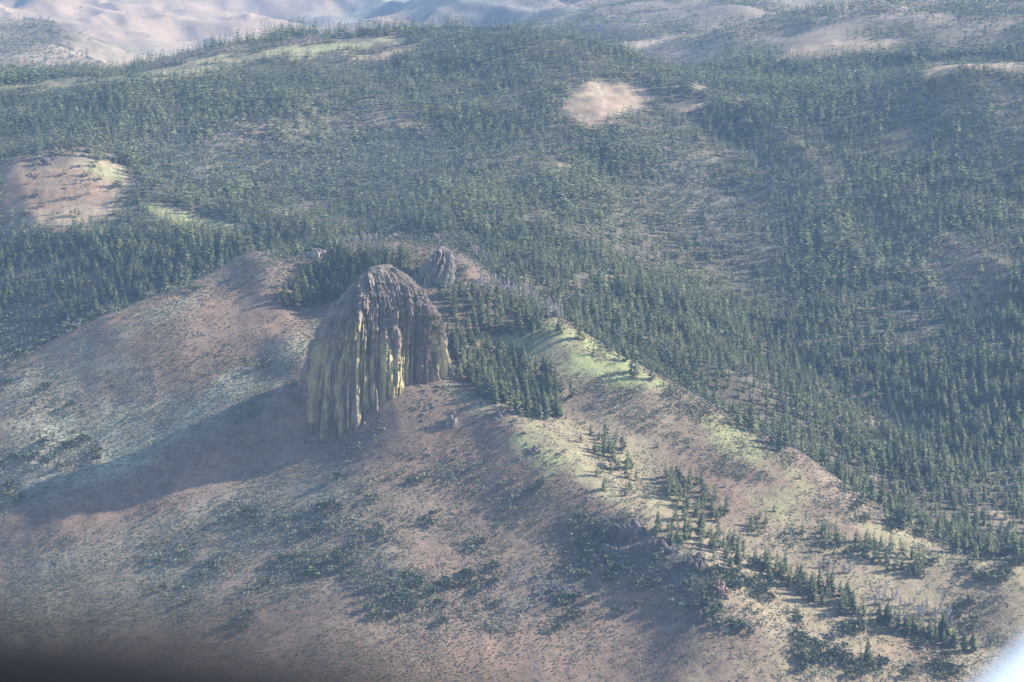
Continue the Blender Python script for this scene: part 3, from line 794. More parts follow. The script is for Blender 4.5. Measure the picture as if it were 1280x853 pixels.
# woods behind the crest
x, y = jitter(-0.27, 0.30, 1880, 3600, 6.6, rp)
x2, y2 = jitter(-0.25, 0.27, 3600, 5300, 8.6, rp)
x4, y4 = jitter(-0.24, 0.10, 5300, 7200, 22, rp)
x2, y2 = np.concatenate([x2, x4]), np.concatenate([y2, y4])
x, y = np.concatenate([x, x2]), np.concatenate([y, y2])
z = gz_fast(x, y)
px, py = project(x, y, z)
b = behind(px, y)
m = (b > -28 + 26 * noise2(x / 25, y / 25, 171)) & (py > -60) & (py < 900)
x, y, z, px, py, b = x[m], y[m], z[m], px[m], py[m], b[m]
jn = 5 * fbm2(x / 35, y / 35, 3, 151)
x3, y3 = jitter(-0.25, 0.27, 2150, 3600, 5.2, rp)
z3 = gz_fast(x3, y3); px3, py3 = project(x3, y3, z3)
j3 = union(px3, py3, JUNIPER); k3 = (rp.random(len(x3)) < 0.85 * j3) & (behind(px3, y3) > 5)
cl = union(px + 1.5 * jn, py + 0.7 * jn, CLEAR)
ju = union(px + 2 * jn, py + jn, JUNIPER)
patch = fbm2(x / 110, y / 160, 3, 161)
far = y > 3600
dens = np.where(far, np.clip(0.50 + 0.75 * patch, 0.05, 0.95), np.clip(1.08 + 0.45 * patch + 0.3 * fbm2(x / 38, y / 45, 2, 163), 0.15, 1.0))
# far ranges: wooded on the right, open grass and brush to the left, the dark juniper hill top left
jhill = poly_w(px, py, [(-200, 60), (0, 28), (60, 22), (100, 60), (140, 95), (100, 110), (-200, 110)], 6)
dens = np.where(far & (px < 560), 0.95 * jhill * (0.6 + 0.6 * np.clip(patch + .4, 0, 1)) + 0.5 * np.clip(patch - 0.55, 0, 1) + 0.02, dens)
dens = np.where(far & (px > 1080), np.clip(dens + 0.45, 0, 1), dens)
dens *= 1 - cl
dens *= 1 - 0.05 * ju
dens *= 0.30 + 0.70 * sstep(-25, 50, b)
keep = rp.random(len(x)) < dens
x, y, z, px, py, b, ju, patch = [a[keep] for a in (x, y, z, px, py, b, ju, patch)]
k3 &= rp.random(len(x3)) > union(px3, py3, CLEAR)
x, y, z, px, py = [np.concatenate([a, c_[k3]]) for a, c_ in ((x, x3), (y, y3), (z, z3), (px, px3), (py, py3))]
b = np.concatenate([b, np.full(k3.sum(), 100.0)]); ju = np.concatenate([ju, np.ones(k3.sum())]); patch = np.concatenate([patch, fbm2(x3[k3] / 110, y3[k3] / 160, 3, 161)])
isj = rp.random(len(x)) < np.clip(ju + np.where(y > 3600, np.where(px < 900, 0.75, 0.3), 0.10) + 0.40 * (1 - sstep(0, 50, b)), 0, 0.95)
hgt = np.where(isj, rp.uniform(3.5, 7.5, len(x)), (8.5 + 11.5 * rp.random(len(x)) ** 1.3) * (1 + 0.18 * patch) * np.where(y > 3600, 0.85, 1) * (1 + 0.22 * np.clip(1.4 * fbm2(x / 70, y / 90, 2, 167), -1, 1)))
tint = np.clip(0.45 + 0.35 * patch + rp.normal(0, 0.30, len(x)), 0, 1)
woods = dict(x=x, y=y, z=z, px=px, py=py, h=hgt, j=isj, t=tint)
print("woods", len(x), time.time() - T0)

# groves and lines on the near hill: outline, spacing, share, heights, place phrase
GROVES = [
    ("G1", [(560, 412), (590, 422), (640, 448), (690, 468), (727, 494), (712, 502), (700, 528), (668, 524), (640, 518), (604, 498), (578, 474), (563, 444)], 7.0, 0.86, (14, 21)),
    ("G2", [(548, 366), (600, 372), (650, 378), (688, 398), (676, 423), (640, 426), (600, 416), (562, 400)], 7.2, 0.84, (13, 18.5)),
    ("G3", [(378, 345), (420, 318), (470, 318), (526, 326), (520, 349), (470, 350), (432, 378), (378, 388), (338, 384)], 5.6, 0.95, (12, 18)),
    ("C1", [(742, 560), (775, 555), (800, 600), (790, 622), (762, 622), (748, 600)], 6.5, 0.42, (9, 15)),
    ("C2", [(832, 596), (875, 602), (915, 640), (905, 662), (868, 652), (838, 632)], 6.2, 0.55, (10, 17)),
    ("C3", [(815, 660), (850, 645), (925, 682), (955, 712), (930, 718), (880, 696), (825, 684)], 6.2, 0.55, (10, 18)),
    ("C4", [(950, 700), (985, 716), (1050, 742), (1110, 775), (1200, 800), (1228, 824), (1180, 812), (1100, 788), (1010, 754), (952, 724)], 6.0, 0.62, (11, 19)),
    ("C5", [(1022, 672), (1060, 668), (1130, 694), (1172, 716), (1150, 727), (1080, 708), (1030, 690)], 6.4, 0.62, (10, 17)),
    ("C6", [(722, 548), (752, 535), (778, 548), (765, 566), (735, 566)], 6.5, 0.40, (8, 13)),
    ("C7", [(1068, 826), (1088, 818), (1100, 838), (1078, 846)], 5.5, 0.6, (9, 15)),
    ("C8", [(640, 494), (700, 520), (690, 534), (640, 520)], 7.0, 0.20, (6, 10)),
    ("C9", [(925, 645), (960, 652), (975, 678), (940, 672)], 6.5, 0.35, (8, 13)),
    ("C10", [(985, 762), (1002, 760), (1004, 770), (986, 771)], 6.0, 0.45, (8, 11)),
    ("C11", [(1160, 660), (1205, 655), (1262, 694), (1215, 690)], 6.2, 0.8, (11, 17)),
]
near_con = []
for nm, pts, st, share, hr in GROVES:
    pa = np.array(pts); ylo, yhi = 1600, 2420
    gx_, gy_ = jitter(-0.12, 0.25, ylo, yhi, st, rp)
    gz_ = gz_fast(gx_, gy_); qx, qy = project(gx_, gy_, gz_)
    w = np.zeros(len(qx)); mm = (qx > pa[:, 0].min() - 9) & (qx < pa[:, 0].max() + 9) & (qy > pa[:, 1].min() - 9) & (qy < pa[:, 1].max() + 9)
    w[mm] = poly_w(qx[mm], qy[mm], pts, 3.0)
    k = (rp.random(len(qx)) < w * share)
    k &= np.abs(behind(qx, gy_)) < 900
    idx = np.nonzero(k)[0]
    idx = idx[visible(gx_[idx], gy_[idx], gz_[idx] + 6)]
    for i in idx:
        near_con.append((nm, gx_[i], gy_[i], gz_[i], qx[i], qy[i], rp.uniform(*hr)))
LONE = [(708, 524, 7), (820, 677, 16), (1000, 600, 8), (906, 610, 7), (757, 545, 13), (1085, 826, 17), (998, 768, 10), (985, 768, 8), (822, 560, 7), (1003, 668, 10), (1140, 700, 9), (968, 640, 8), (1032, 668, 11), (1110, 640, 8), (930, 560, 7), (505, 590, 6), (592, 620, 6.5), (208, 538, 8), (313, 522, 8), (300, 528, 7)]
for qx, qy, h in LONE:
    g = ground_at(qx, qy); near_con.append(("LONE", g[0], g[1], g[2], qx, qy, h))
print("near conifers", len(near_con), {g[0]: sum(1 for c in near_con if c[0] == g[0]) for g in GROVES})

# low round junipers and shrubs
SHRUBS = [  # outline
    ([(180, 640), (420, 600), (560, 570), (760, 640), (880, 740), (700, 800), (400, 800), (200, 770)], 6.5, 0.19, (2.2, 4.8)),
   #
    ([(640, 400), (760, 440), (1000, 560), (1280, 705), (1280, 853), (880, 853), (890, 735), (760, 630), (600, 500)], 8, 0.14, (1.2, 2.8)), ([(0, 690), (420, 550), (560, 490), (760, 630), (890, 735), (850, 853), (0, 853)], 9, 0.09, (1.3, 3.0)),
    ([(480, 330), (560, 330), (690, 392), (640, 400), (560, 400), (540, 360)], 5, 0.7, (1.5, 3.2)), ([(420, 300), (560, 290), (640, 330), (560, 345), (480, 330)], 7, 0.35, (1.8, 3.4)), ([(0, 450), (290, 335), (400, 380), (380, 480), (240, 550), (0, 640)], 9, 0.14, (1.4, 3.4)),
 #, spacing, share, heights
    ([(0, 480), (60, 480), (140, 560), (100, 605), (0, 645)], 10, 0.22, (3, 5.5)), ([(140, 450), (330, 440), (380, 470), (260, 540), (140, 560)], 12, 0.07, (2.6, 5)),
    ([(0, 440), (150, 385), (290, 335), (290, 345), (160, 400), (0, 470)], 9, 0.2, (3, 5.5)), ([(0, 455), (80, 430), (130, 410), (100, 440), (0, 490)], 8, 0.3, (3, 5.5)),
    ([(300, 335), (350, 315), (400, 330), (370, 380), (310, 375)], 7, 0.40, (2.2, 4.2)), ([(340, 480), (385, 440), (385, 495), (330, 520), (280, 535)], 7, 0.40, (2.5, 4.5)),
    ([(200, 660), (350, 640), (500, 660), (520, 730), (400, 770), (250, 740)], 7.5, 0.34, (2.0, 4.2)), ([(380, 690), (500, 690), (560, 760), (470, 790), (400, 750)], 7, 0.34, (2.2, 4.2)),
    ([(0, 700), (200, 640), (260, 740), (160, 790), (0, 780)], 11, 0.10, (2, 4)), ([(420, 560), (700, 560), (760, 640), (650, 660), (450, 660)], 10, 0.13, (2, 4.4)),
    ([(560, 610), (740, 630), (720, 690), (640, 700), (520, 680)], 8, 0.26, (2, 4.4)), ([(690, 650), (790, 640), (880, 700), (890, 770), (840, 760), (780, 720), (690, 720)], 6.0, 0.6, (2.2, 4.6)),
    ([(620, 690), (720, 690), (700, 760), (600, 800), (570, 770)], 8, 0.28, (2, 4)), ([(480, 640), (560, 650), (560, 760), (480, 740)], 9, 0.22, (2, 4)),
    ([(870, 720), (950, 700), (965, 740), (950, 790), (890, 790)], 6.2, 0.55, (2.6, 5.2)), ([(720, 470), (790, 478), (880, 520), (960, 600), (900, 600), (820, 550), (740, 515)], 6.2, 0.46, (2.2, 4)),
    ([(830, 470), (900, 510), (1000, 565), (990, 590), (900, 550), (840, 500)], 6.5, 0.5, (2.5, 4.6)), ([(800, 560), (960, 600), (1100, 690), (1000, 690), (880, 640)], 10, 0.17, (2.5, 5)),
    ([(1000, 560), (1130, 640), (1280, 705), (1280, 760), (1130, 700), (1020, 620)], 7.5, 0.36, (2.5, 5)), ([(1180, 710), (1280, 720), (1280, 790), (1240, 810), (1190, 770)], 6.5, 0.5, (2.5, 5)),
    ([(1000, 770), (1100, 790), (1105, 850), (1000, 850), (985, 800)], 6.5, 0.36, (2.6, 5)), ([(1100, 780), (1180, 810), (1210, 853), (1110, 853)], 8, 0.22, (2.4, 4.6)),
    ([(860, 760), (1000, 760), (1000, 853), (860, 853)], 11, 0.09, (2, 3.6)), ([(640, 430), (830, 470), (800, 500), (700, 470)], 11, 0.09, (2.4, 4.5)),
    ([(560, 480), (640, 500), (650, 540), (580, 530)], 8, 0.22, (1.6, 3)), ([(760, 580), (830, 620), (820, 660), (770, 640)], 8, 0.3, (2, 4)),
    ([(930, 640), (1050, 670), (1050, 720), (960, 700)], 8, 0.3, (2.2, 4.2)), ([(540, 335), (640, 335), (690, 385), (560, 372)], 5, 0.8, (2, 3.6)),
    ([(0, 760), (500, 760), (860, 770), (860, 853), (0, 853)], 12, 0.05, (1.6, 3)), ([(560, 300), (640, 335), (700, 390), (660, 372), (590, 345)], 6.5, 0.4, (2.0, 4)),
]
sh = []
gx_all, gy_all = {}, {}
for si, (pts, st, share, hr) in enumerate(SHRUBS):
    pa = np.array(pts)
    qx0, qx1, qy0, qy1 = pa[:, 0].min(), pa[:, 0].max(), pa[:, 1].min(), pa[:, 1].max()
    gx_, gy_ = jitter((qx0 - CX - 20) / F_PX * 1.06 - 0.01, (qx1 - CX + 20) / F_PX * 1.06 + 0.01, 1590, 2420, st * 0.9, rp)
    gz_ = gz_fast(gx_, gy_); qx, qy = project(gx_, gy_, gz_)
    mm = (qx > qx0 - 12) & (qx < qx1 + 12) & (qy > qy0 - 12) & (qy < qy1 + 12)
    gx_, gy_, gz_, qx, qy = gx_[mm], gy_[mm], gz_[mm], qx[mm], qy[mm]
    clump = np.clip(0.65 + 1.1 * fbm2(gx_ / 28, gy_ / 28, 3, 201), 0.05, 2)
    k = rp.random(len(qx)) < poly_w(qx, qy, pts, 8) * share * clump * (4.2 if share > 0.2 else 2.6)
    idx = np.nonzero(k)[0]
    idx = idx[visible(gx_[idx], gy_[idx], gz_[idx] + 2)]
    for i in idx:
        sh.append((gx_[i], gy_[i], gz_[i], qx[i], qy[i], rp.uniform(*hr) * 1.42 * (0.8 + 0.25 * min(clump[i], 1.2))))
print("shrubs", len(sh), time.time() - T0)

# bleached dead trees
DEADS = [("D1", [(596, 352), (640, 357), (700, 386), (706, 399), (690, 402), (640, 376), (598, 364)], 4.6, 0.75, (9, 13)), ("D2", [(1010, 700), (1060, 712), (1068, 724), (1020, 716)], 5.5, 0.62, (7, 10)), ("D3", [(1095, 742), (1150, 752), (1205, 778), (1190, 790), (1130, 770), (1095, 756)], 5.4, 0.62, (7, 11)),
         ("D4", [(940, 700), (1000, 690), (1005, 702), (950, 712)], 6.5, 0.25, (5, 8)), ("D5", [(318, 268), (342, 270), (342, 300), (326, 300)], 8, 0.35, (10, 14)), ("D6", [(1090, 640), (1140, 650), (1140, 668), (1090, 655)], 7, 0.3, (6, 9)), ("D7", [(405, 305), (470, 300), (480, 310), (410, 316)], 7, 0.4, (7, 10))]
deads = []
for nm, pts, st, share, hr in DEADS:
    pa = np.array(pts)
    gx_, gy_ = jitter(-0.13, 0.25, 1650, 2700, st, rp)
    gz_ = gz_fast(gx_, gy_); qx, qy = project(gx_, gy_, gz_)
    mm = (qx > pa[:, 0].min() - 5) & (qx < pa[:, 0].max() + 5) & (qy > pa[:, 1].min() - 5) & (qy < pa[:, 1].max() + 5)
    gx_, gy_, gz_, qx, qy = [a[mm] for a in (gx_, gy_, gz_, qx, qy)]
    idx = np.nonzero(rp.random(len(qx)) < poly_w(qx, qy, pts, 2) * share)[0]
    idx = idx[visible(gx_[idx], gy_[idx], gz_[idx] + 4)]
    for i in idx: deads.append((nm, gx_[i], gy_[i], gz_[i], qx[i], qy[i], rp.uniform(*hr)))
print("dead", len(deads))

# ------------------------------------------------------------------ which trees stand as things of their own
wc = ~woods["j"]
cand = (woods["y"] < 2480) & (woods["px"] > -5) & (woods["px"] < 1290) & (woods["py"] > 0) & (woods["py"] < 850) & wc
ci = np.nonzero(cand)[0]
vis = visible(woods["x"][ci], woods["y"][ci], woods["z"][ci] + woods["h"][ci] * 0.6)
ci = ci[vis]
allc = [(c[6] / c[2], "near", k) for k, c in enumerate(near_con)] + [(woods["h"][i] / woods["y"][i], "wood", i) for i in ci]
allc.sort(reverse=True)
single = allc[:300]
sing_near = {k for _s, w, k in single if w == "near"}
sing_wood = {k for _s, w, k in single if w == "wood"}
print("single conifers near", len(sing_near), "wood", len(sing_wood))

# the woods as one mass each of tall conifers and of low scrub
keep = np.ones(len(woods["x"]), bool)
for i in sing_wood: keep[i] = False
con = keep & ~woods["j"]
nearf = con & (woods["y"] < 2620)
farf = con & ~nearf
def arr(m): return np.stack([woods["x"][m], woods["y"][m], woods["z"][m] - 0.4], 1)
rs = np.random.default_rng(5)
rest_near = [c for k, c in enumerate(near_con) if k not in sing_near]
pm = np.concatenate([arr(nearf), np.array([[c[1], c[2], c[3] - 0.3] for c in rest_near]).reshape(-1, 3)])
hm = np.concatenate([woods["h"][nearf], np.array([c[6] for c in rest_near])])
tm = np.concatenate([woods["t"][nearf], rs.uniform(0.2, 0.8, len(rest_near))])
o = scatter_mesh("forest", [(CON_MID, pm, hm * rs.uniform(0.9, 1.3, len(hm)), hm, tm), (CON_FAR, arr(farf), woods["h"][farf] * rs.uniform(0.95, 1.45, farf.sum()), woods["h"][farf], woods["t"][farf])], m_con_s, rs)
tag(o, "dense conifer woods filling the valley and far slopes behind the open hill", "forest", None, "stuff")
print("forest", nearf.sum(), farf.sum(), time.time() - T0)

sh.sort(key=lambda s: -s[5] / s[1])
inframe = [s for s in sh if -5 < s[3] < 1285 and s[4] < 850]
N_SHRUB = 290
sing_sh = inframe[:N_SHRUB]
ids = {id(s) for s in sing_sh}
rest_sh = [s for s in sh if id(s) not in ids]
jm = keep & woods["j"]
pj = np.concatenate([arr(jm), np.array([[s[0], s[1], s[2] - 0.15] for s in rest_sh]).reshape(-1, 3)])
hj = np.concatenate([woods["h"][jm], np.array([s[5] for s in rest_sh])])
tj = np.concatenate([woods["t"][jm], rs.uniform(0.1, 0.9, len(rest_sh))])
o = scatter_mesh("scrub", [(JUN_FAR, pj, hj * rs.uniform(1.0, 1.5, len(hj)), hj, tj)], m_jun_s, rs)
tag(o, "low grey-green juniper scrub scattered over hill and valley", "scrub", None, "stuff")

# sagebrush: knee-high tufts over the near hill
x, y = jitter(-0.225, 0.235, 1600, 2420, 2.3, rp)
z = gz_fast(x, y); px, py = project(x, y, z)
m = (behind(px, y) < 25) & (py < 880) & (py > 280)
x, y, z, px, py = x[m], y[m], z[m], px[m], py[m]
sgw = union(px, py, SAGE); grn = union(px, py, GREEN); red = union(px, py, RED)
pn = fbm2(x / 34, y / 50, 3, 221)
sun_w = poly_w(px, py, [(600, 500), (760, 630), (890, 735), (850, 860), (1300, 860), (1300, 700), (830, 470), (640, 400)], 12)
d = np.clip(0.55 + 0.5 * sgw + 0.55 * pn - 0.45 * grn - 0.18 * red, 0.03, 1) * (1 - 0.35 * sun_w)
k = rp.random(len(x)) < d
k[k] &= visible(x[k], y[k], z[k] + 1.5, 24, 300)
x, y, z, sgw, sun_w = x[k], y[k], z[k], sgw[k], sun_w[k]
hs = rp.uniform(0.6, 1.5, len(x)) * (1 + 0.25 * sgw)
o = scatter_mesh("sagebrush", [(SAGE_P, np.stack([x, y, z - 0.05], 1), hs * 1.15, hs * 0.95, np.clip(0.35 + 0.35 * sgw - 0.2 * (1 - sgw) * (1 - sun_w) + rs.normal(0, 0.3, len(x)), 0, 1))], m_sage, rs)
tag(o, "pale grey-green sagebrush tufts covering the open hillside", "sagebrush", None, "stuff")
print("sage", len(x), time.time() - T0)

# broken stone below the tower, the cliffs and along the crest
def stone(r):
    q = []
    c = np.array([(a, b_, c_) for a in (-1, 1) for b_ in (-1, 1) for c_ in (0, 1.3)]) * r.uniform(0.35, 0.6, (8, 3)) 
    for f in ((0, 1, 3, 2), (4, 6, 7, 5), (0, 4, 5, 1), (2, 3, 7, 6), (1, 5, 7, 3)): q += [c[k] for k in f]
    return np.array(q)
STONES = [stone(rt) for _ in range(8)]
TAL = [([(380, 530), (440, 542), (480, 503), (552, 480), (575, 500), (492, 522), (452, 568), (378, 560)], 2.6, 0.42), ([(395, 520), (480, 490), (560, 470), (640, 520), (690, 580), (560, 600), (430, 600), (390, 560)], 3.6, 0.22), ([(690, 650), (790, 650), (880, 700), (900, 770), (840, 790), (740, 760), (640, 770)], 3.2, 0.35), ([(480, 295), (640, 310), (700, 390), (600, 350), (540, 365), (480, 330)], 4.0, 0.4),
       ([(560, 490), (640, 530), (770, 628), (740, 640), (620, 560)], 3.6, 0.25), ([(880, 720), (960, 760), (1060, 800), (1040, 820), (900, 790)], 4, 0.10), ([(20, 195), (90, 195), (120, 235), (20, 240)], 5, 0.2), ([(310, 310), (410, 305), (400, 350), (310, 360)], 4.5, 0.2)]
tp = []
for pts, st, share in TAL:
    x, y = jitter(-0.24, 0.12, 1600, 2860, st, rp); z = gz_fast(x, y); px, py = project(x, y, z)
    pa = np.array(pts); m = (px > pa[:, 0].min() - 9) & (px < pa[:, 0].max() + 9) & (py > pa[:, 1].min() - 9) & (py < pa[:, 1].max() + 9)
    x, y, z, px, py = x[m], y[m], z[m], px[m], py[m]
    k = rp.random(len(x)) < poly_w(px, py, pts, 7) * share * np.clip(0.7 + 1.3 * fbm2(x / 18, y / 18, 3, 231), 0, 2)
    tp.append(np.stack([x[k], y[k], z[k] - 0.15], 1))
tp = np.concatenate(tp)
hs = rp.uniform(0.5, 1.5, len(tp)) ** 2 * 1.1 + 0.35
m_stone = foliage_mat("broken_stone", (0.055, 0.048, 0.043), (0.15, 0.138, 0.122), True)
o = scatter_mesh("rubble", [(STONES, tp, hs, hs * rp.uniform(0.5, 1.1, len(tp)), rp.uniform(0, 1, len(tp)))], m_stone, rs)
tag(o, "broken stone scattered below the tower, cliffs and crest", "rubble", None, "stuff")
print("stones", len(tp))

# ------------------------------------------------------------------ single plants: a trunk and a crown each
def trunk_mesh(name, h, r0, mat, limbs=0, r=None, lean=0.02):
    bm = bmesh.new()
    def tube(p0, p1, a, b, seg=6):
        d = Vector(p1) - Vector(p0); q = d.to_track_quat('Z', 'Y')
        rings = []
        for p, rad in ((p0, a), ((Vector(p0) + Vector(p1)) / 2, (a + b) / 2 * 1.02), (p1, b)):
            rings.append([bm.verts.new(Vector(p) + q @ Vector((math.cos(i * 2 * math.pi / seg) * rad, math.sin(i * 2 * math.pi / seg) * rad, 0))) for i in range(seg)])
        for A_, B_ in zip(rings, rings[1:]):
            for i in range(seg): bm.faces.new((A_[i], A_[(i + 1) % seg], B_[(i + 1) % seg], B_[i]))
        bm.faces.new(rings[-1])
    tube((0, 0, -0.06 * h), (lean * h, 0, h), r0, r0 * 0.15)
    for k in range(limbs):
        t = 0.22 + 0.72 * (k + r.random()) / limbs
        az = k * 2.4 + r.normal(0, 0.4); ln = (0.24 * (1 - t) + 0.05) * h * r.uniform(0.7, 1.2)
        p = Vector((lean * h * t, 0, h * t))
        tube(p, p + Vector((math.cos(az) * ln, math.sin(az) * ln, ln * r.uniform(-0.25, 0.5))), r0 * 0.38 * (1.1 - t) + 0.012 * h * 0.3, 0.004 * h, 4)
    me = bpy.data.meshes.new(name); bm.to_mesh(me); bm.free(); me.materials.append(mat)
    return me

rc = np.random.default_rng(77)
con_protos, jun_protos, dead_protos = [], [], []
for s in (0.9, 1.0, 1.12, 1.2, 0.95, 1.05, 1.3):
    V = conifer_crown(rc, 190, s, 0.07)
    con_protos.append((trunk_mesh("trunk", 0.9, 0.018, m_bark), mesh_from("crown", V, np.arange(len(V)), 4, m_con)))
for _ in range(7):
    V = juniper_crown(rc, 120)
    jun_protos.append((trunk_mesh("trunk", 0.55, 0.045, m_bark, 4, rc, 0.08), mesh_from("crown", V, np.arange(len(V)), 4, m_jun)))
for _ in range(5):
    bm = None
    dead_protos.append((trunk_mesh("trunk", 1.0, 0.026, m_dead, 0, None), None))
def limbs_mesh(r):
    q = []
    for i in range(46):
        t = 0.15 + 0.82 * i / 46; az = i * 2.4 + r.normal(0, .4); ln = (0.20 * (1 - t) + 0.03) * r.uniform(0.6, 1.15)
        d = np.array([math.cos(az), math.sin(az), r.uniform(-0.25, 0.45)]); d /= np.linalg.norm(d)
        c0 = np.array([0.02 * t, 0, t])
        for up in (np.array([0, 0, 1.0]), np.cross(d, [0, 0, 1.0])):
            q.append(kite(c0, d, up, ln, 0.028))
        for kk in range(2):
            d2 = d + r.normal(0, 0.5, 3); d2 /= np.linalg.norm(d2)
            q.append(kite(c0 + d * ln * r.uniform(0.3, 0.8), d2, r.normal(0, 1, 3), ln * 0.6, 0.034))
    V = np.array(q).reshape(-1, 3)
    return mesh_from("branches", V, np.arange(len(V)), 4, m_dead)
dead_protos = [(t, limbs_mesh(rc)) for t, _n in dead_protos]

def plant(kind, parts, names, loc, sx, sz, rot, label, category, group):
    root = bpy.data.objects.new(kind, None); COL.objects.link(root)
    root.empty_display_size = 0.5
    root.location = loc; root.rotation_euler = (0, 0, rot); root.scale = (sx, sx, sz)
    for nm, me in zip(names, parts):
        link(nm, me, root)
    tag(root, label, category, group)
    return root

ORD = "first second third fourth fifth sixth seventh eighth ninth tenth eleventh twelfth thirteenth fourteenth fifteenth sixteenth seventeenth eighteenth nineteenth twentieth".split()
def ordinal_labels(items, thing, place, most=16):
    """items: list of (px, index). Short rows get an ordinal each; the rest of a thicket share one label"""
    items = sorted(items); out = {}
    n_ = len(items)
    if n_ == 1: return {items[0][1]: f"{thing} {place}"}
    if n_ <= most:
        for k, (_p, i) in enumerate(items):
            out[i] = f"{thing} {place}, " + ("leftmost" if k == 0 else "rightmost" if k == n_ - 1 else ORD[k] + " from the left")
        return out
    return None

PLACE_C = {
    "G1": ("in the dense grove against the tower's right foot", "conifers in the grove right of the tower"), "G2": ("in the darker grove above the green meadow", "conifers in the grove above the meadow"),
    "G3": ("in the dark stand behind the tower's left shoulder", "conifers on the saddle"), "C1": ("beside the green grass below the crest", "conifers below the crest"),
    "C2": ("in the tight clump midway down the sunny slope", "conifers midway down the sunny slope"), "C3": ("along the line just behind the ridge crest", "conifers behind the ridge crest"),
    "C4": ("in the long diagonal line low on the sunny slope", "conifers in the low diagonal line"), "C5": ("in the short upper line above the bleached trees", "conifers in the upper line"),
    "C6": ("below the foot of the grove beside grey brush", "conifers below the grove"), "C7": ("in the small clump near the bottom edge", "conifers in the bottom clump"), "C8": ("straggling at the lower edge of the grove", "stragglers below the grove"),
    "C9": ("in the loose gap between the two tree lines", "conifers between the lines"), "C10": ("standing as a pair on bare reddish slope", "conifers on the bare slope"), "C11": ("in the clump at the woods' near corner", "conifers at the woods' corner"), "W": ("at the near edge of the valley woods", "conifers at the near edge of the woods"),
}
LONE_L = ["small lone conifer at the lowest corner of the dense grove", "tall narrow conifer rising alone behind the dark cliff crest", "small lone conifer below the yellowish meadow tip", "small lone conifer above the tight midslope clump", "dark conifer standing above the crest's green grass",
          "tallest conifer of the clump near the bottom edge", "larger tree of the pair on bare reddish slope", "smaller tree of the pair on bare reddish slope", "small lone conifer in the grey brush belt", "lone conifer left of the short upper line", "conifer past the right end of the upper line",
          "lone conifer in the middle of the tan sunny slope", "broad conifer heading the short upper line", "small conifer at the woods' edge over the tan slope", "small lone conifer on the yellow-green shoulder", "dark little conifer on the slope straight below the tower", "dark little conifer on the shaded slope below the crest",
          "lone dark tree in the middle of the sage flat", "larger dark tree on the left spur skyline", "smaller dark tree on the left spur skyline"]
lone_k = [k for k, c in enumerate(near_con) if c[0] == "LONE"]
labels_c = {k: (LONE_L[j], "lone conifers") for j, k in enumerate(lone_k)}
zones = {}
for k in sing_near:
    if k not in labels_c: zones.setdefault(near_con[k][0], []).append((near_con[k][4], near_con[k][5], near_con[k][6] / near_con[k][2] * F_PX, k))
for zn, it in zones.items():
    place, grp = PLACE_C[zn]
    lab = ordinal_labels([(i[0], i[3]) for i in it], "green conifer", place)
    if lab is None:
        lab = {i[3]: f"one of many green conifers packed {place}" for i in it}
        used = set()
        def special(key, words):
            i = key([q for q in it if q[3] not in used]); used.add(i[3]); lab[i[3]] = f"{words} conifer {place}"
        special(lambda s: max(s, key=lambda q: q[2]), "tallest"); special(lambda s: min(s, key=lambda q: q[0]), "leftmost"); special(lambda s: max(s, key=lambda q: q[0]), "rightmost")
        special(lambda s: max(s, key=lambda q: q[1]), "lowest standing"); special(lambda s: min(s, key=lambda q: q[1]), "highest standing"); special(lambda s: min(s, key=lambda q: q[2]), "smallest")
    for k, l in lab.items(): labels_c[k] = (l, grp)
ro = np.random.default_rng(91)
for k in sorted(sing_near):
    c = near_con[k]; lab, grp = labels_c[k]; h = c[6]
    plant("conifer_tree", con_protos[ro.integers(7)], ("trunk", "crown"), (c[1], c[2], c[3] - 0.3), h * ro.uniform(0.9, 1.3), h, ro.uniform(0, 6.28), lab, "conifer", grp)
for i in sorted(sing_wood):
    h = woods["h"][i]
    place, grp = PLACE_C["W"]
    plant("conifer_tree", con_protos[ro.integers(7)], ("trunk", "crown"), (woods["x"][i], woods["y"][i], woods["z"][i] - 0.3), h * ro.uniform(0.9, 1.3), h, ro.uniform(0, 6.28), f"one of many tall conifers {place}", "conifer", grp)

PLACE_D = {"D1": "in the grey band above the darker grove", "D2": "in the small grey patch above the long diagonal line", "D3": "in the larger grey patch behind the long diagonal line", "D4": "in the thin grey row left of the grey patches",
           "D5": "on the meadow edge in the left woods", "D6": "on the far side of the tan slope", "D7": "on the crest above the dark saddle stand"}
zones = {}
for k, c in enumerate(deads): zones.setdefault(c[0], []).append((c[4], c[5], c[6], k))
for zn, it in zones.items():
    place = PLACE_D[zn]; grp = "dead trees " + place
    lab = ordinal_labels([(i[0], i[3]) for i in it], "bleached tree", place, 10)
    if lab is None:
        lab = {i[3]: f"bleached tree {place}" for i in it}
        a = min(it)[3]; z_ = max(it)[3]; t_ = max((i for i in it if i[3] not in (a, z_)), key=lambda q: q[2])[3]
        lab[a] = f"leftmost bleached tree {place}"; lab[z_] = f"rightmost bleached tree {place}"; lab[t_] = f"tallest bleached tree {place}"
    for k, l in lab.items():
        c = deads[k]; h = c[6]
        plant("dead_tree", dead_protos[ro.integers(5)], ("trunk", "branches"), (c[1], c[2], c[3] - 0.3), h * ro.uniform(0.9, 1.3), h, ro.uniform(0, 6.28), l, "dead tree", grp)

